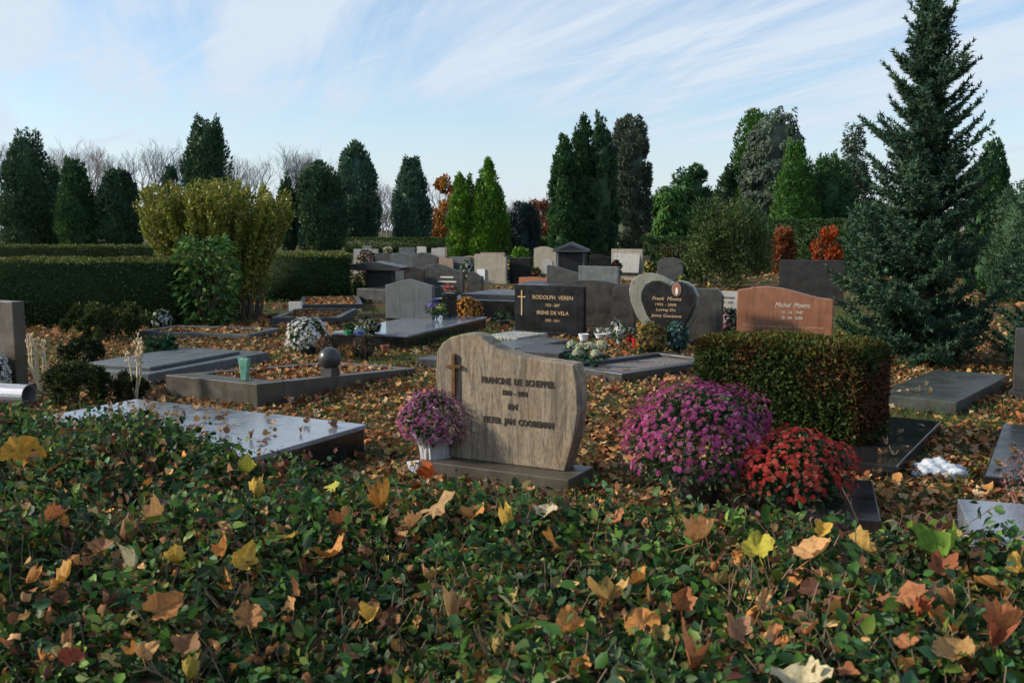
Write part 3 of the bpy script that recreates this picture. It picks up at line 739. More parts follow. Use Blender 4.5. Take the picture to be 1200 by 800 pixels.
for k in range(14):
    a = random.uniform(0, 6.283); st.tube([(0, 0, -.03), (.2 * math.cos(a), .2 * math.sin(a), .5), (.45 * math.cos(a), .4 * math.sin(a), random.uniform(.8, 1.35))], [.014, .01, .005], 4)
st.build('stems', M['bark'], root)
n = 1500; zc = RNG.uniform(.05, 1.45, n); a_ = RNG.uniform(0, 6.283, n); rr = .54 * np.sqrt(np.clip(1 - ((zc - .7) / .95) ** 2, 0, 1)) * np.sqrt(RNG.uniform(.3, 1, n))
pos = np.stack([rr * np.cos(a_), rr * np.sin(a_) * .8, zc], 1)
ax = unit(np.stack([np.cos(a_), np.sin(a_), RNG.normal(-.1, .5, n)], 1) + RNG.normal(0, .4, (n, 3)))
sc = RNG.uniform(.08, .15, n)
V, T, C = scatter(OVATE[0], OVATE[1], pos, frames(ax, unit(RNG.normal(0, .5, (n, 3)) + np.array([0, 0, 1]))), np.stack([sc * .65, sc, sc], 1), palette([(.06, .16, .036), (.085, .20, .045), (.05, .13, .032), (.20, .27, .07)], n, .25))
tag(link('foliage', tri_mesh('foliage', V, T, M['leaf'], C), root), kind='stuff')

# ------------------------------------------------------------------ clipped hedges
def hedge(name, label, p0, p1, depth, h, cols, n, leaf, jit=.04, brown=None, rnd=.06, tmpl=DIAMOND, topcols=None):
    """clipped hedge: front bottom edge from p0 to p1 (world), depth behind it"""
    p0 = Vector((p0.x, p0.y, 0)); p1 = Vector((p1.x, p1.y, 0)); L = (p1 - p0).length; rz = math.atan2(p1.y - p0.y, p1.x - p0.x)
    root = thing(name, label, 'hedge', p0, rz)
    st_ = MB()
    for k in range(max(3, int(L / .5))):
        x = (k + .5) * L / max(3, int(L / .5)); st_.tube([(x, depth * .5, -.03), (x + .05, depth * .45, h * .5), (x - .04, depth * .5, h * .85)], [.022, .016, .008], 5)
    tag(st_.build('stems', M['bark'], root), kind='stuff')
    A = np.array([L * h, L * depth, depth * h, depth * h, L * h * .5]); f = RNG.choice(5, n, p=A / A.sum())
    u_ = RNG.random(n); v_ = RNG.random(n); dp = np.abs(RNG.normal(0, jit, n))
    x = np.where(f == 2, dp, np.where(f == 3, L - dp, u_ * L)); y = np.where(f == 0, dp, np.where(f == 4, depth - dp, np.where(f == 1, v_ * depth, u_ * depth))); z = np.where(f == 1, h - dp, v_ * h)
    lump = .5 * jit * (np.sin(x * 7.3 + z * 5) + np.sin(y * 6.1 + x * 3.7 + 2 * z))
    nrm = np.array([[0, -1, 0], [0, 0, 1], [-1, 0, 0], [1, 0, 0], [0, 1, 0]], float)[f]
    # rounded shoulders
    ez = np.clip((z - (h - .06)) / .06, 0, 1); y = np.where(f == 0, y + ez ** 2 * .04, y)
    pos = np.stack([x, y, z], 1) + nrm * lump[:, None]
    for (i0, lo0, hi0, i1, lo1, hi1) in ((0, 0, L, 1, 0, depth), (0, 0, L, 2, -9, h), (1, 0, depth, 2, -9, h)):      # rounded corners
        A0 = np.maximum(lo0 + rnd - pos[:, i0], 0) - np.maximum(pos[:, i0] - (hi0 - rnd), 0); A1 = np.maximum(lo1 + rnd - pos[:, i1], 0) - np.maximum(pos[:, i1] - (hi1 - rnd), 0)
        nn_ = np.hypot(A0, A1); f_ = np.where(nn_ > rnd, rnd / np.maximum(nn_, 1e-6), 1.0)
        pos[:, i0] += A0 * (1 - f_); pos[:, i1] += A1 * (1 - f_)
    pos[:, 2] = np.maximum(pos[:, 2], leaf * .3)
    ax = unit(nrm * .7 + rand_dirs(n) + np.array([0, 0, .25]))
    sc = leaf * RNG.uniform(.6, 1.4, n)
    c = palette(cols, n, .28)
    if brown is not None:
        bn = np.sin(x * 5.1 + 1) + np.sin(z * 8 + x * 3) + np.sin(x * 11.3 - z * 6 + y * 4) + RNG.normal(0, .7, n)
        m_ = (bn > brown[0]) & (f != 1); c[m_] = palette(brown[1], m_.sum(), .25)
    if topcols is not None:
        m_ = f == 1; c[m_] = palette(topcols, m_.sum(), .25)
    V, T, C = scatter(tmpl[0], tmpl[1], pos, frames(ax, unit(nrm + RNG.normal(0, .7, (n, 3)))), np.stack([sc * .6, sc, sc], 1), c)
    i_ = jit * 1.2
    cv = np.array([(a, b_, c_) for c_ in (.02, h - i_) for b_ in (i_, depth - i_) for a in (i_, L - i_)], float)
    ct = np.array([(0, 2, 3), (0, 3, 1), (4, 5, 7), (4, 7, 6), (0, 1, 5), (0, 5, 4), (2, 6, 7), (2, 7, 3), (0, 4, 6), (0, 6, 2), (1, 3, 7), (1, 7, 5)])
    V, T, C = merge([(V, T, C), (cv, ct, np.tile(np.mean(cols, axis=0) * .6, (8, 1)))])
    tag(link('foliage', tri_mesh('foliage', V, T, M['hedgeleaf'], C), root), kind='stuff')
    return root
HG = [(0.0400, 0.0806, 0.0264), (0.0525, 0.1014, 0.0312), (0.0325, 0.0650, 0.0240)]
HT = [(.12, .14, .032), (.09, .12, .03), (.15, .15, .04)]  # hedge tops: low sun on them put into a lighter leaf colour
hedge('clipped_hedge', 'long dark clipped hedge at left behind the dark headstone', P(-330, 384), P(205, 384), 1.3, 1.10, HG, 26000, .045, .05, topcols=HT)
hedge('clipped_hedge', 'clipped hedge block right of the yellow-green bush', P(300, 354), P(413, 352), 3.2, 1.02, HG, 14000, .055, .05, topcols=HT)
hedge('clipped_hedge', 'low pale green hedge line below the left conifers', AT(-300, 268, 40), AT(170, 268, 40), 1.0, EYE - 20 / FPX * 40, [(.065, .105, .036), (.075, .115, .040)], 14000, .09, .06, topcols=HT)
hedge('clipped_hedge', 'distant green hedge line behind the small headstones', AT(405, 268, 66), AT(665, 268, 66), 1.0, .95, [(.050, .090, .026), (.060, .10, .030)], 9000, .13, .06)
hedge('clipped_hedge', 'dark tall hedge in shade between orange shrubs and fir', AT(900, 268, 36), AT(1120, 268, 33), 1.2, 1.9, HG, 12000, .09, .07)
hedge('clipped_hedge', 'dark hedge closing the view right of the central conifers', AT(752, 268, 41), AT(910, 268, 39), 1.0, 1.25, HG, 9000, .09, .07)
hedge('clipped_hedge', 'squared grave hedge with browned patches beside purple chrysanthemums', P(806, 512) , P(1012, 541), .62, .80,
      [(.042, .066, .018), (.055, .082, .020), (.034, .054, .016)], 34000, .034, .046, rnd=.19, brown=(.7, [(.125, .055, .022), (.10, .046, .020), (.07, .043, .020)]), topcols=[(.085, .095, .020), (.11, .105, .022), (.06, .075, .018), (.12, .075, .02)])  # yellow top leaves, with the low sun on them also put into their colour
# low shrubs on and between the left graves
def mound(label, px, base_py, halfw, top, cols, n, leaf, cat='shrub', name='low_shrub'):
    g = P(px, base_py); s = g.y / FPX
    return leafy(name, label, cat, px, top, base_py, halfw, g.y, cols, n, leaf, 10, .25, .05, tufts=34, thick=.02, spread=1.15)
SG = [(0.0500, 0.0754, 0.0216), (0.0375, 0.0598, 0.0192), (0.0688, 0.0858, 0.0240)]
mound('dull olive mossy shrub at the foot of the long left hedge', 122, 398, 56, 358, SG, 7000, .05)
mound('small dark shrub beyond the left blue-grey slab', 88, 426, 28, 398, [(.022, .036, .014), (.03, .045, .016)], 3600, .035)
mound('dark green shrub between the two dried flower stalks', 78, 474, 40, 424, [(.024, .042, .014), (.034, .055, .018), (.06, .07, .02)], 5200, .032)
mound('low dark ground shrub in front of the left slab', 135, 470, 34, 440, [(.03, .04, .015), (.05, .05, .02)], 3000, .032)
mound('clump of broad green leaves beside the left slab', 183, 424, 20, 398, [(.03, .075, .035), (.04, .09, .045)], 700, .075)
mound('green tuft of small plants by the far altar stone', 428, 345, 18, 322, [(.05, .10, .022), (.06, .11, .03)], 2500, .05)

# ================================================================== GRAVES
def outline(shape, w, h):
    a = w / 2
    if shape == 'flat': return [(-a, 0), (a, 0), (a, h), (-a, h)]
    if shape == 'arch': return [(-a, 0), (a, 0)] + [(a * math.cos(t), h - .22 * w + .22 * w * math.sin(t)) for t in np.linspace(0, math.pi, 12)]
    if shape == 'low': return [(-a, 0), (a, 0)] + [(a * math.cos(t), h * .86 + .14 * h * math.sin(t)) for t in np.linspace(0, math.pi, 12)]
    if shape == 'wave': return [(-a, 0), (a, 0)] + [(x, h * (.86 + .10 * math.cos((x / a + .35) * 2.4) + .02 * (1 - x / a))) for x in np.linspace(a, -a, 14)]
    if shape == 'peak': return [(-a, 0), (a, 0), (a, h * .84), (0, h), (-a, h * .84)]
    if shape == 'clip': return [(-a, 0), (a, 0), (a, h * .86), (a * .74, h), (-a, h)]
    if shape == 'slope': return [(-a, 0), (a, 0), (a, h * .84)] + [(x, h * (.92 + .08 * math.cos((x / a + .2) * 2.0))) for x in np.linspace(a * .8, -a, 10)]
    if shape == 'scroll': return [(-a, 0), (a, 0), (a, h * .72)] + [(x, h * (.72 + .28 * (.5 - .5 * math.sin(x / a * 1.5)))) for x in np.linspace(a * .85, -a, 12)]
def headstone(label, x0, x1, top, base, shape, mat, thick=.10, turn=0.0, plinth=True, text=(), z0=0.0, group=None, name='headstone', bevel=.006):
    g = P((x0 + x1) / 2, base, z0); s = g.y / FPX; rz = GRID + turn
    c_ = abs(math.cos(rz)); w = max(.15, ((x1 - x0) * s - thick * abs(math.sin(rz))) / c_); h = (base - top) * s
    root = thing(name, label, 'headstone', (g.x, g.y, z0), rz, group)
    zb = .08 if plinth else 0.0
    MB().prism([(x, z + zb - (.0 if plinth else .01)) for x, z in outline(shape, w, h - zb)], 0, thick).build('stone', M[mat], root, bevel=bevel)
    if plinth: MB().box((0, thick / 2, zb / 2 - .012), (w * 1.08, thick + .14, zb + .02)).build('plinth', M[mat], root, bevel=.005)
    for t_ in text:
        write(root, t_[0], t_[1], (t_[2] * w, -.001, t_[3] * h), M[t_[4]], width=t_[6] * w, **t_[5])
    return root, w, h
BEDS = []
def quad_slab(label, pa, pb, width, ztop, thick, mat, zfar=None, name='grave_slab', cat='slab', kerb=0.0, fill=None, lip=0.0, side=None, dirv=None, group=None):
    """slab whose near top edge runs from pixel pa to pixel pb; 'width' metres deep behind that edge"""
    A = P(*pa, ztop); B = P(*pb, ztop); L = (B - A).length; rz = math.atan2(B.y - A.y, B.x - A.x)
    root = thing(name, label, cat, (A.x, A.y, 0), rz, group)
    z1 = ztop if zfar is None else zfar; zb = max(-.02, ztop - thick)
    def pr(x0, x1, y0, y1, top0, top1, lo):
        f = lambda y, a, b_: a + (b_ - a) * y / width
        vs = [(x0, y0, lo), (x1, y0, lo), (x1, y1, lo), (x0, y1, lo), (x0, y0, f(y0, top0, top1)), (x1, y0, f(y0, top0, top1)), (x1, y1, f(y1, top0, top1)), (x0, y1, f(y1, top0, top1))]
        return vs, [(0, 3, 2, 1), (4, 5, 6, 7), (0, 1, 5, 4), (1, 2, 6, 5), (2, 3, 7, 6), (3, 0, 4, 7)]
    if not kerb:
        MB().add(*pr(0, L, 0, width, ztop, z1, zb)).build('top_slab' if lip else 'slab', M[mat], root, bevel=.008)
        if lip: MB().add(*pr(lip, L - lip, lip, width - lip, zb + .004, zb + .004, -.02)).build('base', M[side or mat], root, bevel=.005)
    else:
        k = kerb
        for (a, b_, c_, d_) in ((0, L, 0, k), (0, L, width - k, width), (0, k, k + .002, width - k - .002), (L - k, L, k + .002, width - k - .002)):
            MB().add(*pr(a, b_, c_, d_, ztop, z1, -.02)).build('kerb', M[mat], root, bevel=.006)
        MB().add(*pr(k, L - k, k, width - k, ztop - .04, z1 - .04, -.02)).build('bed', M[fill], root)
        if fill == 'ground': BEDS.append((root, k, L - k, k, width - k, ztop - .04))
    return root, L, rz

# ---- the big sandstone headstone in front
gm = P(603, 545, 0.10); gm.z = 0
root = thing('headstone', 'large weathered sandstone headstone with bronze cross and dark lettering', 'headstone', gm, GRID)
MAIN = root
px_out = [(527, 529), (516, 482), (510, 442), (512, 412), (518, 402), (528, 395), (541, 391.5), (554, 391), (564, 395), (574, 403), (586, 410), (603, 416), (627, 421), (650, 424), (672, 427), (676, 452), (677, 482), (672, 515), (662, 543)]
ol = [plane_xz(a, b_, gm, GRID) for a, b_ in px_out]
ol = ol[::-1]; ol = [(x, max(z, .10)) for x, z in ol]
ol = [(ol[0][0], .10)] + ol[1:-1] + [(ol[-1][0], .10)]
ol = ol[::-1]
# clockwise -> anticlockwise check
area = sum(ol[i][0] * ol[(i + 1) % len(ol)][1] - ol[(i + 1) % len(ol)][0] * ol[i][1] for i in range(len(ol)))
if area < 0: ol = ol[::-1]
MB().prism(ol, 0, .15).build('stone', M['limestone'], root, bevel=.012, seg=3)
xm0, xm1 = min(x for x, z in ol), max(x for x, z in ol)
MB().box(((xm0 + xm1) / 2 - .005, .02, .045), (xm1 - xm0 + .05, .38, .11)).build('plinth', M['brown'], root, bevel=.008)
cx_, cz_ = plane_xz(533, 441, gm, GRID)
cr = MB(); cr.box((cx_, -.012, cz_), (.026, .02, .30)); 
cr.box((cx_, -.0125, plane_xz(533, 429, gm, GRID)[1]), (.115, .018, .022))
cr.build('cross', M['bronze'], root, bevel=.003)
for s_, px, py, sz, wd in (('FRANCINE  DE  SCHEPPER', 606, 448, .066, .52), ('1938  -  2014', 603, 461, .046, .175), ('EN', 601, 477, .050, .065), ('PIETER  JAN  COOREMAN', 607, 495, .066, .50)):
    x, z = plane_xz(px, py, gm, GRID); write(root, s_, sz, (x, -.002, z), M['darkletter'], width=wd, bold=.0022)

# ---- dark headstone with gilt cross
r_, w, h = headstone('wide black headstone with thin gilt cross and gilt lettering', 601, 684, 334, 394, 'flat', 'black', .10, 0, True,
    (('RODOLPH  VEREN', .085, .06, .76, 'gold', {}, .58), ('1924 - 2007', .06, .06, .61, 'gold', {}, .20), ('IRENE DE VELA', .080, .06, .46, 'gold', {}, .46), ('1929 - 2011', .06, .06, .31, 'gold', {}, .20)), bevel=.004)
cr = MB(); cr.box((-.39 * w, -.006, .64 * h), (.018, .012, .50 * h)); cr.box((-.39 * w, -.007, .76 * h), (.13, .010, .016)); cr.build('cross', M['gold'], r_)
headstone('plain black headstone with humped top behind the gilt cross stone', 655, 726, 328, 388, 'low', 'blackmatt', .12, 0)
headstone('narrow dark stone slab between humped stone and heart', 716, 744, 334, 392, 'arch', 'blackmatt', .1, 0)
quad_slab('flat dark polished slab below the gilt cross headstone', (597, 411), (655, 414), .85, .14, .14, 'darkgrey')
# ---- heart stone
gh = P(778, 404); root = thing('headstone', 'black heart headstone with oval picture on olive-grey heart-shaped backing', 'headstone', gh, GRID)
def heart_px(pts): 
    o = [plane_xz(a, b_, gh, GRID) for a, b_ in pts]; o = [(x, max(z, .03)) for x, z in o]
    ar = sum(o[i][0] * o[(i + 1) % len(o)][1] - o[(i + 1) % len(o)][0] * o[i][1] for i in range(len(o)))
    return o if ar > 0 else o[::-1]
MB().prism(heart_px([(772, 402), (757, 388), (744, 371), (737, 354), (735, 340), (738, 329), (747, 322), (758, 320), (769, 322), (778, 326), (786, 331), (795, 329), (804, 331), (811, 337), (816, 348), (816, 360), (811, 375), (803, 388), (794, 402)]), .06, .16).build('backing', M['olive'], root, bevel=.012)
MB().prism(heart_px([(782, 398), (768, 384), (757, 368), (751, 352), (751, 342), (756, 333), (764, 329), (773, 329), (780, 332), (785, 335), (791, 330), (799, 330), (807, 335), (813, 345), (814, 357), (809, 370), (800, 384), (790, 397)]), 0, .055).build('heart', M['black'], root, bevel=.012)
ring = [plane_xz(793 + 5.6 * math.cos(t), 339 + 8 * math.sin(t), gh, GRID) for t in np.linspace(0, 2 * math.pi, 17)[:-1]]
MB().prism(ring[::-1], -.012, 0.001).build('oval_frame', M['rose'], root)
ring = [plane_xz(793 + 4.2 * math.cos(t), 339 + 6.4 * math.sin(t), gh, GRID) for t in np.linspace(0, 2 * math.pi, 17)[:-1]]
MB().prism(ring[::-1], -.016, -.011).build('oval_picture', M['terracotta'], root)
ring = [plane_xz(793.4 + 1.6 * math.cos(t), 341 + 4.4 * math.sin(t), gh, GRID) for t in np.linspace(0, 2 * math.pi, 13)[:-1]]
MB().prism(ring[::-1], -.019, -.0155).build('picture_figure', M['white'], root)
MB().box((0.02, .08, .03), (.75, .3, .08)).build('plinth', M['blackmatt'], root, bevel=.005)
for s_, px, py, sz, sh_, wd in (('Frank  Moens', 781, 350, .07, .3, .42), ('1955 - 2008', 780, 357, .05, 0, .30), ('Leving De', 780, 363, .055, .2, .28), ('Jenny Goossens', 781, 370, .06, .2, .44)):
    x, z = plane_xz(px, py, gh, GRID); write(root, s_, sz, (x, -.003, z), M['gold'], width=wd, shear=sh_)
headstone('plain grey headstone with clipped corner right of the heart', 806, 845, 338, 400, 'clip', 'darkgrey', .1, 0)
r_, w, h = headstone('small white stone with grey lettering beside the red-brown headstone', 838, 864, 341, 380, 'flat', 'pale', .07, 0, True, (('IN MEMORIAM', .05, 0, .8, 'darkletter', {}, .7), ('1941 - 2003', .045, 0, .66, 'darkletter', {}, .55)))
r_, w, h = headstone('wide red-brown headstone with wavy top and white lettering', 865, 971, 335, 400, 'wave', 'red', .13, .10, True,
    (('Michel  Moens', .095, .08, .66, 'whiteletter', {'shear': .3}, .36), ('12 . 10 . 1947', .06, .08, .53, 'whiteletter', {}, .22), ('28 . 04 . 2008', .06, .08, .43, 'whiteletter', {}, .22), ('Wie in de herinnering leeft is niet gestorven', .055, -.01, .27, 'gold', {'shear': .2}, .84)), bevel=.014)
headstone('broad black headstone behind the red-brown one', 914, 984, 305, 356, 'flat', 'blackmatt', .12, .1)
# ---- heart grave bed
HB, HL, HR = quad_slab('low grey kerbed grave in front of the heart, strewn with pots', (652, 427), (729, 438), 1.75, .10, .1, 'darkgrey', kerb=.13, fill='gravel', name='kerbed_grave', cat='grave')
# ---- near polished slab
NS, NL, NR = quad_slab('raised pale blue polished slab strewn with dry leaves behind the hedge', (-18, 533), (318, 549), .1, .22, .06, 'slab') if False else (None, 0, 0)
a = P(160, 467, .22); b_ = P(430, 497, .22); L = (b_ - a).length; rz = math.atan2(b_.y - a.y, b_.x - a.x)
NEAR = thing('tomb_slab', 'raised pale blue polished slab strewn with dry leaves behind the hedge', 'slab', (a.x, a.y, 0), rz)
MB().box((L / 2, -.65, .203), (L, 1.3, .034)).build('top_slab', M['slab'], NEAR, bevel=.008)
MB().box((L / 2, -.65, .083), (L - .03, 1.27, .205)).build('base', M['black'], NEAR, bevel=.004)
NEAR_FR = (a, rz, L, 1.3)
# ---- brown kerbed grave with sloping sides
a = P(194, 439, .226); b_ = P(301, 450, .226); L = (b_ - a).length; rz = math.atan2(b_.y - a.y, b_.x - a.x)
BROWN = thing('kerbed_grave', 'brown granite kerbed grave filled with leaves, glass vase at its corner', 'grave', (a.x, a.y, 0), rz)
W_ = 2.45; z0, z1 = .226, .07
def wedge(x0, x1, y0, y1, dz=0.0):
    f = lambda y: z0 + (z1 - z0) * y / W_ + dz
    return [(x0, y0, -.02), (x1, y0, -.02), (x1, y1, -.02), (x0, y1, -.02), (x0, y0, f(y0)), (x1, y0, f(y0)), (x1, y1, f(y1)), (x0, y1, f(y1))], [(0, 3, 2, 1), (4, 5, 6, 7), (0, 1, 5, 4), (1, 2, 6, 5), (2, 3, 7, 6), (3, 0, 4, 7)]
for q in ((0, L, 0, .34), (0, L, W_ - .12, W_), (0, .12, .342, W_ - .122), (L - .12, L, .342, W_ - .122)):
    MB().add(*wedge(*q)).build('kerb', M['brown'], BROWN, bevel=.006)
MB().add(*wedge(.12, L - .12, .34, W_ - .12, -.035)).build('bed', M['ground'], BROWN)
BROWN_FR = (a, rz, L, W_)
# ---- left blue slab
LS, LL, LR = quad_slab('long low blue-grey slab at left beyond the brown kerbed grave', (80, 431), (174, 438), 2.0, .12, .12, 'bluegrey', name='grave_slab')
quad_slab('thin upper slab lying on the long blue-grey grave', (100, 425), (176, 430), 1.5, .158, .036, 'bluegrey', name='cover_slab') 
# ---- black tomb with grey headstone
BT, BL, BR = quad_slab('black polished tomb carrying a grey headstone and flowers', (388, 389), (478, 392.5), 2.9, .22, .035, 'slab', name='tomb', lip=.012, side='black')  # sky reflection on the black tomb's top put into a paler stone colour
r_, w, h = headstone('plain grey headstone standing on the black polished tomb', 449, 509, 326, 373, 'peak', 'grey', .10, .12, False, z0=.22)
headstone('dark headstone with grey face cut off by the left edge', -42, 33, 351, 458, 'flat', 'brown', .13, .0)
# ---- left-middle kerbs
quad_slab('leaf-filled dark kerb below the hedge block, nearer one', (318, 372), (398, 372), 1.9, .14, .14, 'darkgrey', kerb=.1, fill='ground', name='kerbed_grave', cat='grave')
quad_slab('leaf-filled dark kerb below the hedge block, farther one', (350, 357), (425, 356), 2.4, .14, .14, 'darkgrey', kerb=.1, fill='ground', name='kerbed_grave', cat='grave')
headstone('small white plaque standing at the hedge block foot', 338, 354, 353, 366, 'flat', 'white', .05, .3, False, name='plaque')
quad_slab('leaf-strewn flat kerb at the foot of the laurel', (160, 388), (290, 392), 1.0, .08, .08, 'bluegrey', kerb=.1, fill='ground', name='kerbed_grave', cat='grave')
# altar-like stone
g = P(442, 350); root = thing('altar_stone', 'dark table-shaped stone with flat top beside the hedge block', 'headstone', (g.x, g.y, 0), GRID + .25)
MB().box((0.1, .0, .33), (.62, .26, .68)).build('pillar', M['blackmatt'], root, bevel=.006)
MB().prism([(-.62, .66), (.65, .66), (.72, .73), (.05, .86), (-.62, .78)], -.3, .3).build('table_top', M['darkgrey'], root, bevel=.008)
# ---- right-hand slabs
quad_slab('greenish flat slab under the fir with a few leaves', (1022, 461), (1121, 471), 2.0, .12, .12, 'greenslab')
quad_slab('dark blue-black slab behind the grave hedge, leaves on its edge', (975, 537), (1051, 546), 1.75, .10, .10, 'black')
quad_slab('dark slab cut off at right with pale leaves on it', (1153, 557), (1290, 572), 1.9, .10, .10, 'black')
quad_slab('black slab corner just right of the red chrysanthemum', (945, 603), (1033, 610), .85, .12, .12, 'black')
quad_slab('pale blue stone kerb corner beside the heather at right', (1140, 628), (1230, 636), .7, .16, .16, 'slab')
headstone('dark slab edge standing upright at the right edge', 1191, 1260, 385, 470, 'flat', 'darkgrey', .12, -.1)
quad_slab('green-grey low slab between the sandstone and gilt cross headstones', (560, 404), (603, 408), 1.3, .08, .08, 'bluegrey')
quad_slab('pale kerb stone left of the gilt cross headstone', (565, 393), (606, 396), .8, .10, .10, 'pale')
quad_slab('grey kerb strip behind the sandstone headstone', (488, 420), (560, 424), .35, .10, .10, 'darkgrey')

# ---- the rows of small stones farther back
FG = 'small headstones in the far rows'
rows = [
 ('small white-edged stone half hidden by a pink bouquet', 414, 444, 292, 322, 'flat', 'pale', .3),
 ('small dark stone behind a yellow bouquet', 436, 463, 297, 324, 'flat', 'darkgrey', .2),
 ('pale blue-grey square headstone in the far row', 457, 485, 296, 330, 'slope', 'bluegrey', .2),
 ('low grey-green stone peeping over the blue-grey one', 467, 487, 290, 316, 'flat', 'bluegrey', .2),
 ('dark purple-grey headstone with pale top edge', 482, 514, 296, 332, 'slope', 'darkgrey', .1),
 ('brownish scroll-topped headstone in the far row', 505, 532, 298, 322, 'scroll', 'rose', .1),
 ('wide dark grave wall with pale inscription lines', 497, 544, 309, 350, 'wave', 'darkgrey', .1),
 ('grey square headstone left of the white flowers', 526, 552, 301, 322, 'flat', 'grey', .1),
 ('brown-grey headstone with a white plaque on it', 555, 594, 298, 332, 'clip', 'beige', .1),
 ('pinkish slab topped headstone behind the white plaque stone', 562, 592, 296, 318, 'flat', 'rose', .1),
 ('tall beige upright stone beside the little temple', 625, 653, 289, 322, 'slope', 'beige', .1),
 ('dark scroll-shaped headstone with pale outline before the temple', 640, 682, 311, 345, 'scroll', 'darkgrey', .0),
 ('flat grey-green headstone before the dark conifers', 677, 724, 312, 350, 'flat', 'bluegrey', -.1),
 ('pale open-book-shaped headstone with red flowers beside it', 716, 752, 292, 328, 'flat', 'beige', .0),
 ('small grey stone among bushes right of the yellow flowers', 770, 800, 302, 336, 'arch', 'darkgrey', .0),
 ('low dark headstone left of the yellow flowers', 745, 762, 300, 326, 'flat', 'blackmatt', .0),
 ('low grey stone peeping behind the pale square ones', 505, 522, 291, 310, 'flat', 'pale', .2),
 ('small white stone right of the twin yellow-green conifers', 597, 612, 297, 312, 'arch', 'pale', .1),
 ('white marble stone between the blue-grey and purple-grey headstones', 478, 492, 303, 326, 'arch', 'white', .2),
 ('dark peaked stone left of the wide inscribed wall', 472, 498, 312, 342, 'peak', 'blackmatt', .15),
 ('low rose stone behind the white flower mound', 540, 560, 300, 322, 'low', 'rose', .1),
 ('black square stone left of the rust-coloured trough', 596, 622, 302, 332, 'flat', 'black', .1),
 ('pale low stone right of the beige upright', 634, 648, 304, 328, 'low', 'pale', .1),
 ('black sloping stone right of the little temple', 690, 714, 298, 326, 'slope', 'black', .1),
 ('grey-green arched stone behind the white chrysanthemum ball', 570, 588, 303, 330, 'arch', 'bluegrey', .1),
 ('small dark cross-row stone behind the orange chrysanthemum', 546, 566, 318, 346, 'wave', 'darkgrey', .1),
 ('tiny grey stone at the foot of the solitary conifer', 488, 500, 289, 304, 'flat', 'pale', .1),
 ('tiny rose stone at the foot of the orange tree', 512, 524, 290, 304, 'flat', 'rose', .1),
 ('tiny dark stone between hedge block and pink bouquet', 424, 436, 288, 305, 'flat', 'grey', .1),
 ('tiny pale stone under the grey-green column conifer', 448, 460, 289, 303, 'arch', 'beige', .1)]
far = {}
for (l, x0, x1, t, b_, sh_, mt, tn) in rows:
    r_, w, h = headstone(l, x0, x1, t, b_, sh_, mt, .10, tn, True, group=FG, bevel=.008); far[l] = (r_, w, h)
r_, w, h = far['wide dark grave wall with pale inscription lines']
for i in range(4): MB().box((.08 * w, -.004, h * (.62 - .13 * i)), (w * (.5 if i % 2 else .34), .008, .03)).build('inscription_line', M['whiteletter'], r_)
r_, w, h = far['brown-grey headstone with a white plaque on it']
MB().box((-.28 * w, -.02, h * .30), (.26, .03, .32)).build('plaque', M['white'], r_)
r_, w, h = far['pale open-book-shaped headstone with red flowers beside it']
MB().box((0, -.03, h * .58), (w * .86, .05, h * .7), rx=-.2).build('open_book', M['pale'], r_, bevel=.01)
r_, w, h = far['dark scroll-shaped headstone with pale outline before the temple']
MB().box((.15 * w, -.004, h * .3), (w * .5, .008, .12)).build('inscription_line', M['whiteletter'], r_)
# little temple
g = P(669, 330); root = thing('temple_monument', 'small dark temple-shaped monument with pediment and columns', 'headstone', (g.x, g.y, 0), GRID + .35)
s = g.y / FPX
MB().box((0, .2, .10), (44 * s, .7, .22)).build('plinth', M['darkgrey'], root, bevel=.01)
MB().box((0, .32, .55), (36 * s, .3, .72)).build('back_wall', M['blackmatt'], root)
for x in (-15, 15): MB().lathe([(.055, .2), (.045, .25), (.042, .85), (.06, .9)], 12, (x * s, 0, 0)).build('column', M['grey'], root, smooth=True)
MB().prism([(-21 * s, .9), (21 * s, .9), (21 * s, .97), (0, 1.2), (-21 * s, .97)], -.15, .55).build('pediment', M['grey'], root, bevel=.01)
MB().prism([(-14 * s, .965), (14 * s, .965), (0, 1.12)], -.158, -.149).build('pediment_panel', M['blackmatt'], root)
# dark long kerbs in the centre back
quad_slab('long dark low tomb behind the orange chrysanthemum', (505, 350), (600, 353), 1.8, .35, .35, 'black', name='tomb')
quad_slab('dark tomb with pale top left of the gilt cross headstone', (540, 344), (612, 346), 1.5, .42, .42, 'darkgrey', name='tomb')
quad_slab('low dark slab tomb in front of the little temple', (606, 333), (690, 334), 1.6, .3, .3, 'blackmatt', name='tomb')
quad_slab('trough of rust-coloured plants before the beige stone', (608, 325), (642, 326), .5, .34, .34, 'terracotta', kerb=.06, fill='ground', name='planter', cat='planter')
quad_slab('dark low tomb left of the wide inscribed wall', (418, 338), (470, 340), 1.6, .3, .3, 'darkgrey', name='tomb')
quad_slab('grey low slab behind the humped black headstone', (690, 350), (742, 352), 1.4, .35, .35, 'bluegrey', name='tomb')
quad_slab('pale low slab under the open-book stone', (722, 338), (770, 339), 1.2, .3, .3, 'grey', name='tomb')

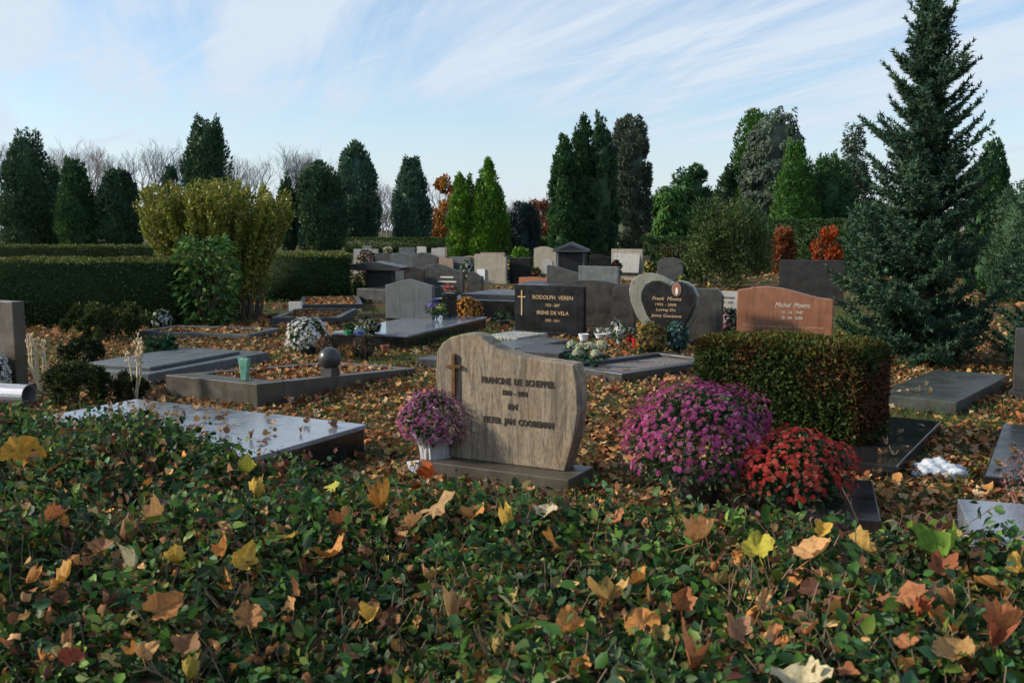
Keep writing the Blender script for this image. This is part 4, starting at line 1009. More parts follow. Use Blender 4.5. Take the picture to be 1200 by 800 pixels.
# ================================================================== FLOWERS AND OTHER THINGS ON THE GRAVES
def blossom_template(petals=9, rings=2, seed=0):
    rg = np.random.default_rng(seed); V = []; T = []
    for r in range(rings):
        R0 = .5 * (1 - .42 * r); lift = .06 + .16 * r
        for k in range(petals):
            a = 6.283 * (k + .5 * r) / petals + rg.uniform(-.1, .1); w = 3.0 / petals
            R1 = R0 * rg.uniform(.88, 1.1)
            b_ = len(V)
            V += [(0, 0, .02 + .03 * r), (R1 * .62 * math.cos(a - w * .55), R1 * .62 * math.sin(a - w * .55), lift), (R1 * math.cos(a), R1 * math.sin(a), lift * .6 + .03), (R1 * .62 * math.cos(a + w * .55), R1 * .62 * math.sin(a + w * .55), lift)]
            T += [(b_, b_ + 1, b_ + 2), (b_, b_ + 2, b_ + 3)]
    b_ = len(V)
    for k in range(5): V.append((.10 * math.cos(1.257 * k), .10 * math.sin(1.257 * k), .17))
    T += [(b_, b_ + 1, b_ + 2), (b_, b_ + 2, b_ + 3), (b_, b_ + 3, b_ + 4)]
    return np.array(V, float), np.array(T)
BLT = blossom_template()
BLS = blossom_template(6, 1)
def rot_from_normal(nrm):
    up_ = rand_dirs(len(nrm)); x = unit(np.cross(up_, nrm)); y = np.cross(nrm, x)
    return np.stack([x, y, nrm], -1)
def pot(root, r, h, mat, name='pot', z=0.0):
    return MB().lathe([(r * .72, z), (r * .95, z + h * .82), (r * 1.06, z + h * .84), (r * 1.06, z + h), (r * .9, z + h), (r * .88, z + h * .9), (.01, z + h * .9)], 20).build(name, M[mat], root, smooth=False)
def chrysanthemum(label, loc, R, H, zc, cols, size, n, potr, poth, potmat, leafcols=((.045, .085, .03), (.03, .06, .022)), near=True, nleaf=1500, low=-.35, name='chrysanthemum', bare=0.0):
    """dome of blossoms over foliage over a pot; zc = height of the dome's widest level"""
    root = thing(name, label, 'flowers', loc, random.uniform(0, 6))
    rz = root.rotation_euler.z
    if poth > 0: pot(root, potr, poth, potmat)
    st_ = MB()
    for k in range(9):
        a = k * .7; st_.tube([(0, 0, poth * .8), (R * .3 * math.cos(a), R * .3 * math.sin(a), (poth + zc) / 2), (R * .7 * math.cos(a), R * .7 * math.sin(a), zc + H * .3)], [.006, .005, .003], 4)
    st_.build('stems', M['bark'], root)
    i = np.arange(n) + .5; zz_ = 1 - (1 - low) * i / n; ph = i * 2.39996 + RNG.normal(0, .15, n)
    zz_ = np.clip(zz_ + RNG.normal(0, .02, n), low, 1); rr = np.sqrt(np.clip(1 - zz_ ** 2, 0, 1))
    nrm = np.stack([rr * np.cos(ph), rr * np.sin(ph), zz_], 1)
    lump = 1 + .06 * np.sin(3 * ph + 1 + R * 40) * rr + .05 * np.sin(5 * ph + zz_ * 6) + .04 * np.sin(7 * zz_ + 2 * ph) + RNG.normal(0, .035, n)
    pos = nrm * np.array([R, R, H]) * lump[:, None] + np.array([0, 0, zc])
    keep = pos[:, 2] > size * .3
    if bare: keep &= RNG.random(n) > bare * np.clip(.25 - zz_, 0, 1)
    pos = pos[keep]; nrm = unit(nrm[keep] / np.array([R, R, H]) * R + np.array([0, 0, .25]) + RNG.normal(0, .22, (keep.sum(), 3))); n = len(pos)
    sz = size * RNG.uniform(.7, 1.2, n); c = palette(cols, n, .22)
    Rm = rot_from_normal(nrm)
    if near:
        tocam = Vector((0, 0, EYE)) - Vector(loc); tocam = Matrix.Rotation(-rz, 3, 'Z') @ tocam
        fac = nrm @ np.array(tocam.normalized()); order = np.argsort(-fac); big = order[:300]; rest = order[300:]
        meshes = []
        for k in range(6):
            cc = np.tile(np.clip(np.array(cols[k % len(cols)]) * random.uniform(.8, 1.25), 0, 1), (len(BLT[0]), 1)); cc[-5:] = np.array(cols[0]) * .6
            meshes.append(tri_mesh('blossom', BLT[0], BLT[1], M['petal'], cc))
        for j in big:
            o = link('blossom', meshes[int(RNG.integers(0, 6))], root, tuple(pos[j]), Matrix(Rm[j].tolist()).to_euler(), float(sz[j]))
        if len(rest):
            V, T, C = scatter(BLT[0], BLT[1], pos[rest], Rm[rest], sz[rest], c[rest]); tag(link('blossoms', tri_mesh('blossoms', V, T, M['petal'], C), root), kind='stuff')
    else:
        V, T, C = scatter(BLS[0], BLS[1], pos, Rm, sz, c); tag(link('blossoms', tri_mesh('blossoms', V, T, M['petal'], C), root), kind='stuff')
    d = rand_dirs(nleaf); d[:, 2] = np.where(d[:, 2] < low - .3, -d[:, 2], d[:, 2]); pl = d * np.array([R, R, H]) * RNG.uniform(.50, .88, (nleaf, 1)) + np.array([0, 0, zc]); pl[:, 2] = np.maximum(pl[:, 2], max(.02, poth * .7))
    ls = size * RNG.uniform(.7, 1.4, nleaf)
    V, T, C = scatter(OVATE[0], OVATE[1], pl, frames(unit(d + RNG.normal(0, .5, (nleaf, 3))), rand_dirs(nleaf)), np.stack([ls * .8, ls, ls], 1), palette(leafcols, nleaf, .25))
    tag(link('leaves', tri_mesh('leaves', V, T, M['leaf'], C), root), kind='stuff')
    return root
PURP = [(.46, .06, .26), (.54, .11, .34), (.36, .04, .19), (.64, .24, .46), (.48, .07, .23), (.36, .12, .13)]
MAUVE = [(.42, .08, .26), (.52, .17, .38), (.34, .05, .19), (.66, .38, .55)]
REDS = [(.58, .05, .045), (.64, .09, .07), (.46, .03, .03), (.66, .18, .12)]
WHT = [(.78, .79, .74), (.70, .72, .66), (.82, .82, .80)]
g = P(818, 590); chrysanthemum('largest purple chrysanthemum mound beside the grave hedge', g, .435, .365, .345, PURP, .037, 1750, .15, .16, 'darkpot', nleaf=2600, low=-.42, bare=1.6)
g = P(930, 606); chrysanthemum('red-orange chrysanthemum mound in front of the purple one', g, .31, .24, .25, REDS, .037, 950, .13, .14, 'darkpot', nleaf=1900, low=-.35, bare=1.2)
g = P(510, 552, .0)
CH = chrysanthemum('purple chrysanthemum wrapped in clear foil leaning on the sandstone headstone', (g.x, g.y, 0), .225, .20, .345, MAUVE, .028, 850, .085, .16, 'darkpot', nleaf=1200, low=-.62)
fo = MB(); prf = [(.10, .0), (.088, .06), (.095, .16), (.14, .235), (.15, .25)]
vs = []; fs = []; nn = 36
for r, z in prf:
    for k in range(nn):
        a = 6.283 * k / nn; q = r * (1 + .09 * (k % 2) + .05 * math.sin(k * 1.7 + z * 30)); vs.append((q * math.cos(a), q * math.sin(a), z + .012 * math.sin(k * 2.3)))
for i in range(len(prf) - 1):
    for k in range(nn): fs.append((i * nn + k, i * nn + (k + 1) % nn, (i + 1) * nn + (k + 1) % nn, (i + 1) * nn + k))
fo.add([(x, y, z + .015) for x, y, z in vs], fs).build('foil_wrap', M['foil'], CH)
fl_ = MB()     # foil skirt spread towards the viewer
sk = []
for k in range(14):
    a = 6.283 * k / 14; rr = .17 + .05 * (k % 2) + random.uniform(-.02, .03); sk.append((rr * math.cos(a), rr * math.sin(a), .012 + .03 * (k % 2)))
inn = [(.088 * math.cos(6.283 * k / 14), .088 * math.sin(6.283 * k / 14), .07) for k in range(14)]
fl_.add(inn + sk, [(k, (k + 1) % 14, 14 + (k + 1) % 14, 14 + k) for k in range(14)]).build('foil_skirt', M['foil'], CH)
# farther chrysanthemums
def far_chrys(label, x0, x1, top, base, cols, n, pm='darkpot', size=.05, z0=0.0, **k):
    g = P((x0 + x1) / 2, base, z0); s = g.y / FPX; R = (x1 - x0) / 2 * s; Ht = (base - top) * s
    return chrysanthemum(label, (g.x, g.y, z0), R, Ht * .52, Ht * .47, cols, size, n, R * .45, Ht * .28, pm, near=False, nleaf=500, low=-.45, **k)
far_chrys('white chrysanthemum ball beside the black polished tomb', 337, 386, 371, 416, WHT, 330, size=.055)
far_chrys('small white chrysanthemum at the foot of the laurel', 180, 201, 363, 386, WHT, 120, size=.06)
far_chrys('white chrysanthemum cut off by the left edge', -20, 14, 412, 462, WHT, 260, size=.05)
far_chrys('orange chrysanthemum beside the black polished tomb', 530, 565, 348, 382, [(.72, .26, .03), (.78, .32, .05), (.62, .18, .02)], 300, size=.06)
far_chrys('white chrysanthemum ball in the far row', 577, 596, 310, 331, WHT, 140, size=.10)
far_chrys('yellow chrysanthemum ball in the far row', 589, 609, 304, 328, [(.68, .56, .10), (.72, .62, .18)], 140, size=.10)
far_chrys('yellow flowers right of the open-book stone', 752, 769, 304, 326, [(.70, .56, .10), (.74, .64, .20)], 120, size=.10)
far_chrys('white flower mound before the brown-grey headstone', 540, 557, 305, 330, WHT, 110, size=.10)
far_chrys('pink dried bouquet at the white-edged far stone', 418, 441, 293, 327, [(.42, .24, .20), (.50, .32, .27)], 130, size=.12)
far_chrys('pale yellow bouquet at the far dark stone', 447, 463, 290, 322, [(.62, .56, .25), (.5, .5, .3)], 90, size=.10)
far_chrys('red flowers at the open-book stone', 716, 727, 304, 330, [(.55, .10, .16), (.6, .2, .25)], 70, size=.09)
far_chrys('yellow flowers above the heart headstone', 792, 806, 323, 345, [(.62, .55, .08), (.5, .5, .1)], 70, size=.08)
far_chrys('purple-red heather beside the stone ball', 372, 397, 391, 422, [(.22, .05, .055), (.16, .04, .05)], 170, size=.035)
far_chrys('second purple-red heather in front of the black tomb', 414, 440, 390, 421, [(.20, .05, .06), (.14, .04, .05)], 170, size=.035)
far_chrys('white and pink flowers before the small white stone', 842, 866, 361, 392, [(.75, .72, .72), (.66, .30, .46)], 90, size=.07)
far_chrys('pinkish heather spilling in at the right edge', 1178, 1262, 515, 612, [(.36, .16, .16), (.26, .07, .09), (.45, .25, .24)], 800, 'terracotta', size=.020)
far_chrys('bronze-yellow chrysanthemum in front of the heart', 744, 780, 376, 416, [(.30, .18, .03), (.36, .22, .04), (.22, .10, .02)], 260, size=.05)
far_chrys('small green and white pot plant on the black tomb', 404, 414, 379, 390, [(.2, .5, .15), (.6, .7, .6)], 60, size=.035, z0=.22)
far_chrys('mixed pale flowers on the black tomb', 426, 446, 374, 391, [(.6, .6, .62), (.45, .36, .1), (.5, .45, .45)], 90, size=.04, z0=.22)
far_chrys('teal and white bouquet in front of the heart', 779, 806, 376, 414, [(.05, .17, .16), (.05, .17, .16), (.06, .2, .17), (.6, .65, .7)], 160, size=.055)
far_chrys('dull yellow shrub flowers among stones right of the temple', 776, 792, 298, 326, [(.28, .20, .06), (.4, .3, .1)], 90, size=.09)

far_chrys('cream flowers before the purple-grey far headstone', 486, 497, 322, 338, [(.7, .66, .5)], 60, size=.08)
far_chrys('pink flowers at the foot of the scroll-topped far stone', 515, 527, 316, 332, [(.6, .25, .35), (.66, .4, .45)], 60, size=.08)
far_chrys('rust-coloured plants growing in the terracotta trough', 612, 636, 314, 327, [(.40, .12, .03), (.3, .1, .04)], 110, size=.09)
far_chrys('white flowers left of the dark scroll-shaped headstone', 630, 642, 322, 338, WHT, 60, size=.08)
# vases, pots, lanterns
def placed(name, label, cat, px, py, z=0.0, rz=0.0, group=None):
    g = P(px, py, z); return thing(name, label, cat, (g.x, g.y, z), rz, group), g.y / FPX
r_, s = placed('flower_vase', 'black square vase with red and purple flowers on the black tomb', 'vase', 527, 371, .22, GRID)
MB().box((0, 0, 14 * s), (13 * s, 13 * s, 28 * s)).build('vase', M['black'], r_, bevel=.01)
def bouquet(root, cen, R, cols, n, size, leaf=60, name='flowers'):
    d = rand_dirs(n); d[:, 2] = np.abs(d[:, 2]); pos = np.array(cen) + d * R * RNG.uniform(.6, 1, (n, 1))
    V, T, C = scatter(BLS[0], BLS[1], pos, rot_from_normal(d), size * RNG.uniform(.7, 1.3, n), palette(cols, n)); tag(link(name, tri_mesh(name, V, T, M['petal'], C), root), kind='stuff')
    d = rand_dirs(leaf); pos = np.array(cen) + d * R * .8 - np.array([0, 0, R * .3]); ls = size * RNG.uniform(.8, 1.5, leaf)
    V, T, C = scatter(OVATE[0], OVATE[1], pos, frames(d, rand_dirs(leaf)), np.stack([ls * .6, ls, ls], 1), palette([(.04, .09, .03)], leaf)); tag(link('leaves', tri_mesh('leaves', V, T, M['leaf'], C), root), kind='stuff')
bouquet(r_, (0, 0, 30 * s), 10 * s, [(.42, .06, .05), (.5, .1, .1)], 70, .05)
r_, s = placed('flower_bunch', 'purple and yellow flowers between grey headstone and black vase', 'flowers', 512, 374, .22)
bouquet(r_, (-4 * s, 0, 16 * s), 9 * s, [(.16, .10, .42), (.2, .14, .5)], 40, .05, name='purple_flowers'); bouquet(r_, (4 * s, -.02, 12 * s), 8 * s, [(.66, .62, .2), (.3, .4, .06)], 40, .05, name='yellow_flowers')
st_ = MB()
for k in range(6): st_.tube([(0, 0, 0), ((k - 2.5) * 2.5 * s, 0, 13 * s)], [.005, .003], 4)
st_.build('stems', M['bark'], r_)
# stone ball
zk = .226 + (.07 - .226) * .35
r_, s = placed('stone_ball', 'polished grey stone ball on a square foot on the brown kerb', 'ornament', 387, 441, .15, GRID)
MB().box((0, 0, 5.5 * s), (16 * s, 16 * s, 12 * s)).build('foot', M['darkgrey'], r_, bevel=.006)
MB().lathe([(13.5 * s * math.sin(t), 21.5 * s - 13.5 * s * math.cos(t)) for t in np.linspace(.05, 3.09, 15)], 28).build('ball', M['darkgrey'], r_, smooth=True)
# green glass vase
r_, s = placed('glass_vase', 'green frosted glass vase on the corner of the brown grave', 'vase', 287, 445, .215, GRID)
vs = []; 
MB().prism([(-4.51 * s, .0), (4.51 * s, .0), (5.33 * s, 8.20 * s), (7.38 * s, 19.68 * s), (8.20 * s, 27.06 * s), (3.28 * s, 25.42 * s), (0, 27.47 * s), (-3.28 * s, 25.42 * s), (-8.61 * s, 27.06 * s), (-6.97 * s, 18.04 * s), (-4.92 * s, 8.20 * s)], -.022, .022).build('vase', M['greenglass'], r_, bevel=.012)
MB().box((0, 0, -.004), (13.12 * s, .11, .014)).build('foot', M['darkgrey'], r_)
# steel cylinder at the left edge
r_, s = placed('steel_vase', 'fallen steel flower vase lying at the left edge', 'vase', 14, 474)
mb_ = MB().lathe([(.045, 0), (.095, .01), (.10, .02), (.10, .38), (.09, .38), (.088, .05), (.01, .05)], 24)
o = mb_.build('vase', M['steel'], r_, (-.16, 0, .10), (0, math.radians(90), math.radians(-14)), smooth=False)
# dried stalks
def stalks(label, px, base, top, n, spread):
    r_, s = placed('dried_stalks', label, 'dried plant', px, base); H = (base - top) * s
    for k in range(n):
        a = random.uniform(0, 6.283); q = spread * s * random.uniform(.3, 1); h_ = H * random.uniform(.7, 1)
        tip = Vector((q * math.cos(a), q * math.sin(a) * .6, h_)); mid = Vector((tip.x * .9 + random.uniform(-.03, .03), tip.y * .6, h_ * .55))
        st = MB().tube([(random.uniform(-.02, .02), 0, -.01), mid * .5, mid, mid.lerp(tip, .6), tip], [.009, .008, .007, .007, .005], 5).build('stalk', M['straw'], r_)
        hd = MB()
        for j in range(7):
            b2 = tip + Vector((random.uniform(-.02, .02), random.uniform(-.02, .02), random.uniform(-.12, .01))); e = b2 + Vector((random.uniform(-.03, .03), random.uniform(-.03, .03), random.uniform(.02, .05)))
            hd.tube([b2, b2.lerp(e, .5), e], [.003, .011, .002], 5)
        hd.build('seed_head', M['straw'], st)
stalks('pale dried flower stalks beside the dark left headstone', 47, 462, 390, 9, 13)
stalks('forked pale dried stalks behind the polished slab', 158, 472, 394, 6, 15)
# white crumpled film on the ground
g = P(1100, 556); bm = bmesh.new(); bmesh.ops.create_icosphere(bm, subdivisions=4, radius=1)
for v in bm.verts:
    d = v.co.normalized(); k = 1 + .16 * math.sin(5 * d.x + 2) * math.sin(4 * d.y + 1) + .10 * math.sin(11 * d.x + 7 * d.z) + .07 * math.sin(17 * d.y - 9 * d.x) + random.uniform(-.035, .035)
    v.co = Vector((d.x * .17 * k, d.y * .15 * k, max(0, d.z) * .085 * k + (0.012 if d.z > 0 else .004)))
for f in bm.faces: f.smooth = random.random() < .5
me = bpy.data.meshes.new('plastic_film'); bm.to_mesh(me); bm.free(); me.materials.append(M['film'])
tag(link('plastic_film', me, None, (g.x, g.y, .0)), 'crumpled white plastic film lying on brown leaves at right', 'litter')
# pots on the heart grave
def small_pot(label, px, py, r, h, mat, cols=None, n=24, size=.045, cat='flower pot', z=.06):
    r_, s = placed('flower_pot', label, cat, px, py, z)
    pot(r_, r * s, h * s, mat)
    if cols: bouquet(r_, (0, 0, h * s * 1.15), r * s * 1.5, cols, n, size, 40)
small_pot('white roses in a pale pot on the heart grave', 726, 402, 4.5, 13, 'pale', [(.8, .8, .76)], 12, .075)
small_pot('red grave candle lantern on the heart grave', 745, 407, 5, 11, 'redplastic')
small_pot('white lidded red candle right of the roses', 738, 401, 4, 10, 'redplastic', [(.75, .75, .72)], 10, .05)
small_pot('white ring-shaped ornament by the gilt cross headstone', 684, 399, 6, 8, 'white')
small_pot('white low bowl on the heart grave', 703, 396, 6, 5, 'white', [(.7, .7, .68)], 16, .04)
small_pot('second white low bowl on the heart grave', 713, 395, 5, 5, 'white', [(.72, .72, .7)], 12, .04)
small_pot('white flowers in dark pot left of the heart', 722, 394, 5, 11, 'darkpot', [(.78, .78, .75)], 16, .06)
small_pot('green plastic pot on the black polished tomb', 408, 393, 4, 6, 'greenplastic', None, z=.22)
small_pot('blue and white pot on the black polished tomb', 422, 394, 5, 6, 'blueplastic', [(.7, .72, .75)], 14, .04, z=.22)
small_pot('terracotta pot at the side of the black tomb', 451, 416, 5, 12, 'terracotta', None, z=0)
small_pot('green potted plant left of the gilt cross stone', 590, 384, 8, 9, 'darkpot', [(.05, .12, .04)], 40, .05, z=0)
# pale cabbage-like hydrangeas in a row
for i, (px, py, sz) in enumerate(((670, 421, 7), (681, 423, 7), (691, 424, 7.5), (705, 424, 8), (676, 428, 6), (698, 430, 6.5))):
    r_, s = placed('pale_flower_pot', ['leftmost', 'second from left', 'middle', 'rightmost and tallest', 'front left', 'front right'][i] + ' of the six greenish-white potted blooms behind the sandstone headstone', 'flower pot', px, py, .06, group='greenish-white potted blooms')
    pot(r_, sz * .7 * s, sz * 1.1 * s, 'darkpot')
    n = 90; d = rand_dirs(n); d[:, 2] = np.abs(d[:, 2]) * 1.1 - .15; d = unit(d)
    V, T, C = scatter(BLS[0], BLS[1], d * sz * s * .9 + np.array([0, 0, sz * s * 2.3]), rot_from_normal(d), .035 * RNG.uniform(.8, 1.2, n), palette([(.58, .60, .40), (.66, .67, .50), (.5, .55, .34)], n, .1))
    tag(link('bloom', tri_mesh('bloom', V, T, M['petal'], C), r_), kind='stuff')
    n = 40; d = rand_dirs(n); ls = .06 * RNG.uniform(.8, 1.3, n)
    V, T, C = scatter(OVATE[0], OVATE[1], d * sz * s * .7 + np.array([0, 0, sz * s * 1.4]), frames(d, rand_dirs(n)), np.stack([ls * .7, ls, ls], 1), palette([(.03, .09, .06), (.04, .10, .05)], n)); tag(link('leaves', tri_mesh('leaves', V, T, M['leaf'], C), r_), kind='stuff')

# ================================================================== LEAF LITTER AND GRASS
BR = [(0.3500, 0.1438, 0.0504), (0.2500, 0.1000, 0.0360), (0.4250, 0.2000, 0.0696), (0.4125, 0.2500, 0.1140), (0.1250, 0.0600, 0.0288), (0.4000, 0.2625, 0.0720), (0.2875, 0.0938, 0.0336), (0.4750, 0.3375, 0.1800), (0.1750, 0.0875, 0.0420)]
TM = [maple(100 + i, .9, fine=False) for i in range(6)]
def litter(posxy, z, smin, smax, tilt, cols=BR):
    n = len(posxy); parts = []; which = RNG.integers(0, len(TM), n)
    nr = unit(np.stack([RNG.normal(0, tilt, n), RNG.normal(0, tilt, n), np.ones(n)], 1)); nr[RNG.random(n) < .35] *= -1
    Rm = frames(unit(RNG.normal(size=(n, 3)) * np.array([1, 1, .1])), nr); sc = RNG.uniform(smin, smax, n); c = palette(cols, n, .28)
    p3 = np.stack([posxy[:, 0], posxy[:, 1], z], 1)
    for k in range(len(TM)):
        m_ = which == k
        if m_.any(): parts.append(scatter(TM[k][0], TM[k][1], p3[m_], Rm[m_], sc[m_], c[m_]))
    return merge(parts)
def blob(x, y, f=1.0, o=0.0):
    return np.sin(x * 1.3 * f + o) + np.sin(y * 1.7 * f + 2 * o + 1) + np.sin((x + y) * .9 * f + 3 * o) + np.sin((x - 1.4 * y) * 2.3 * f + o)
n = 52000
y = 3.0 + 13.5 * RNG.random(n) ** 1.15; x = RNG.uniform(-1, 1, n) * (.62 * y + 1.5)
m_ = (blob(x, y, 1.1) + RNG.normal(0, .7, n)) > -2.5; x, y = x[m_], y[m_]
V1 = litter(np.stack([x, y], 1), RNG.uniform(.006, .045, len(x)), .030, .105, .45)
n = 16000
y = 15 + 26 * RNG.random(n) ** 1.2; x = RNG.uniform(-1, 1, n) * (.60 * y + 1.5); m_ = (blob(x, y, .7) + RNG.normal(0, 1, n)) > -.6; x, y = x[m_], y[m_]
n = len(x); sc = RNG.uniform(.08, .16, n)
V2 = scatter(DIAMOND[0], DIAMOND[1], np.stack([x, y, RNG.uniform(.01, .05, n)], 1), frames(unit(RNG.normal(size=(n, 3)) * np.array([1, 1, .2])), unit(RNG.normal(0, .4, (n, 3)) + np.array([0, 0, 1]))), sc, palette(BR, n, .28))
V, T, C = merge([V1, V2])
tag(link('leaf_litter', tri_mesh('leaf_litter', V, T, M['litter'], C)), 'brown and orange fallen leaves carpeting the ground', 'leaves', kind='stuff')
n = 95000
y = 3.5 + 19 * RNG.random(n) ** 1.3; x = RNG.uniform(-1, 1, n) * (.62 * y + 1.5); m_ = (blob(x, y, 1.1) + RNG.normal(0, .8, n)) < -.3; x, y = x[m_], y[m_]; n = len(x)
sc = RNG.uniform(.03, .085, n) * (1 + y * .03); ax = unit(RNG.normal(0, .45, (n, 3)) + np.array([0, 0, 1]))
for (px, py, rx, ry, nn_) in ((990, 385, 1.3, 2.2, 9000), (428, 338, 1.6, 2.5, 6000), (590, 366, 1.6, 1.6, 5000), (540, 400, 1.2, .8, 3000)):      # lawn between the plots
    g = P(px, py); a_ = RNG.uniform(0, 6.283, nn_); q_ = np.sqrt(RNG.random(nn_)); x = np.append(x, g.x + rx * q_ * np.cos(a_)); y = np.append(y, g.y + ry * q_ * np.sin(a_))
    s2 = RNG.uniform(.05, .12, nn_); sc = np.append(sc, s2 * 1.3); ax = np.vstack([ax, unit(RNG.normal(0, .4, (nn_, 3)) + np.array([0, 0, 1]))])
n = len(x)
V, T, C = scatter(NEEDLE[0], NEEDLE[1], np.stack([x, y, np.zeros(n)], 1), frames(ax, rand_dirs(n)), np.stack([sc * .13, sc, sc], 1), palette([(.07, .12, .025), (.09, .15, .03), (.11, .14, .035)], n, .25))
tag(link('grass', tri_mesh('grass', V, T, M['grass'], C)), 'short green grass growing between the graves', 'grass', kind='stuff')
# leaves lying in the beds of kerbed graves
def bed_leaves(fr, x0, x1, y0, y1, zf, n):
    a, rz, L, W_ = fr; lx = RNG.uniform(x0, x1, n); ly = RNG.uniform(y0, y1, n); ca, sa = math.cos(rz), math.sin(rz)
    return litter(np.stack([a.x + lx * ca - ly * sa, a.y + lx * sa + ly * ca], 1), np.array([zf(q) for q in ly]) + RNG.uniform(.004, .03, n), .05, .10, .35)
a, rz, L, W_ = BROWN_FR
V, T, C = bed_leaves(BROWN_FR, .14, L - .14, .36, W_ - .14, lambda q: .226 + (.07 - .226) * q / 2.45 - .035, 620)
V[:, :2] -= np.array([a.x, a.y]); ca, sa = math.cos(-rz), math.sin(-rz); V[:, :2] = np.stack([V[:, 0] * ca - V[:, 1] * sa, V[:, 0] * sa + V[:, 1] * ca], 1)
tag(link('bed_leaves', tri_mesh('bed_leaves', V, T, M['litter'], C), BROWN), kind='stuff')

for (bd, x0, x1, y0, y1, zb) in BEDS:
    n = int(260 * (x1 - x0) * (y1 - y0)) + 20
    V, T, C = litter(np.stack([RNG.uniform(x0, x1, n), RNG.uniform(y0, y1, n)], 1), zb + RNG.uniform(.004, .03, n), .05, .11, .35)
    tag(link('bed_leaves', tri_mesh('bed_leaves', V, T, M['litter'], C), bd), kind='stuff')
# single fallen leaves
MAPLES = []
for i in range(14):
    V, T = maple(i, .35 + .1 * (i % 7)); V[:, 2] -= np.percentile(V[:, 2], 15)
    me = tri_mesh('fallen_leaf', V, T, M['dryleaf'], smooth=True)
    MAPLES.append(me)
def fallen(label, cat, loc, size, col, kind=None, rot=(0, 0, 0), group=None, name='fallen_leaf', stalk=True):
    k = random.randrange(len(MAPLES)) if kind is None else kind
    o = link(name, MAPLES[k], None, loc, rot, size); o.color = (*col, 1); return tag(o, label, cat, group)
a, rz, L, W_ = NEAR_FR; ca, sa = math.cos(rz), math.sin(rz)
SLABL = [(.30, .18, .10), (.38, .25, .15), (.44, .32, .21), (.22, .12, .07), (.42, .26, .11)]
for i in range(84):
    if i < 50: lx = random.gauss(L * .42, L * .20)
    else: lx = random.uniform(.1, L - .1)
    ly = -random.uniform(.05, 1.1); lx = min(max(lx, .08), L - .08)
    fallen('dry brown leaf lying on the pale blue polished slab', 'leaf', (a.x + lx * ca - ly * sa, a.y + lx * sa + ly * ca, .232), random.uniform(.06, .115), random.choice(SLABL), None, (random.gauss(0, .2), random.gauss(0, .2), random.uniform(0, 6.28)), 'dry leaves on the pale blue slab')
for (lab, grp, pts, z) in (('pale leaf lying on the greenish slab under the fir', 'leaves on the greenish slab', [(1058, 449), (1064, 457), (1074, 458), (1085, 452), (1090, 460), (1050, 459), (1069, 440)], .132),
                           ('pale leaf lying on the dark blue-black slab', 'leaves on the dark blue-black slab', [(1040, 500), (1055, 507), (1038, 520), (1048, 532), (1062, 523), (1078, 498), (1033, 531)], .112),
                           ('pale leaf lying on the slab cut off at right', 'leaves on the slab at the right edge', [(1186, 518), (1190, 530), (1172, 545), (1178, 560)], .112)):
    for (px, py) in pts:
        g = P(px, py, z); fallen(lab, 'leaf', (g.x, g.y, z), random.uniform(.07, .11), random.choice([(.45, .33, .18), (.4, .26, .12), (.5, .42, .26)]), None, (random.gauss(0, .15), random.gauss(0, .15), random.uniform(0, 6)), grp)

# ================================================================== THE HEDGE IN FRONT
# local axes: x along the hedge (GV), y across it (GU); the camera looks over it
HEDGE_Z = 1.0
HX0, HX1, HY0, HY1 = -5.0, 2.6, 0.86, 2.13
def htop(x, y):
    """height of the clipped top, uneven, with shoulders rounded at both edges"""
    z = HEDGE_Z + .026 * np.sin(3.1 * x + 1.2 * y) + .016 * np.sin(8.3 * x + 2) * np.sin(9.1 * y + 1) + .014 * np.sin(5.7 * x - 3.1 * y + 1) + .010 * np.sin(11 * x + 7 * y)
    e = np.minimum(y - HY0, HY1 - y)
    z = z + .03 * np.clip((-1.9 - x) / .8, 0, 1)
    return z - .16 * np.clip(1 - e / .17, 0, 1) ** 2
HROOT = thing('privet_hedge', 'clipped privet hedge across the foreground strewn with maple leaves', 'hedge', (0, 0, 0), GRID)
def hedge_world(x, y, z): return GV * x + GU * y + Vector((0, 0, z))
def hedge_pt(px, py, dz=0.0):
    """where a pixel's ray meets the hedge top"""
    q = P(px, py, HEDGE_Z)
    for _ in range(4):
        x, y = q.dot(GV), q.dot(GU); q = P(px, py, float(htop(np.array(x), np.array(y))) + dz)
    return q
n_s = 29500
sx = np.concatenate([RNG.uniform(HX0, HX1, 6500), RNG.uniform(-3.5, .6, n_s - 6500)]); sy = RNG.uniform(HY0, HY1, n_s)
face = RNG.random(n_s) < .12                 # sprigs of the near face
depth = np.abs(RNG.normal(0, .038, n_s)); tall = RNG.random(n_s) < np.where(sx < -2.2, .16, .06)
sz = htop(sx, sy) - depth + np.where(tall, RNG.uniform(.01, .05, n_s), 0)
sy = np.where(face, HY0 + .02 + depth * .7, sy); sz = np.where(face, RNG.uniform(.35, .93, n_s), sz)
base = np.stack([sx, sy, sz], 1)
sd = unit(np.stack([RNG.normal(0, .5, n_s), RNG.normal(0, .5, n_s), np.ones(n_s)], 1)); sd[face] = unit(sd[face] * np.array([1, 1, .55]) + np.array([0, -.9, .1]))
gap = np.sin(9.0 * sx + 3 * sy) + np.sin(7 * sy - 4 * sx + 1) + np.sin(17 * sx + 13 * sy) + RNG.normal(0, .8, n_s)
sz = np.where((gap > .8) & ~face, sz - RNG.uniform(.02, .075, n_s), sz); base[:, 2] = sz        # thin places where one looks into the hedge
k = 5
PRIV = [(0.0432, 0.1120, 0.0228), (0.0594, 0.1456, 0.0266), (0.0281, 0.0672, 0.0190), (0.0918, 0.1848, 0.0304), (0.0518, 0.1288, 0.0494), (0.1404, 0.2072, 0.0361), (0.0367, 0.0739, 0.0304), (0.0238, 0.0504, 0.0171)]
scol = palette(PRIV, n_s, .25)
odd = RNG.random(n_s); 
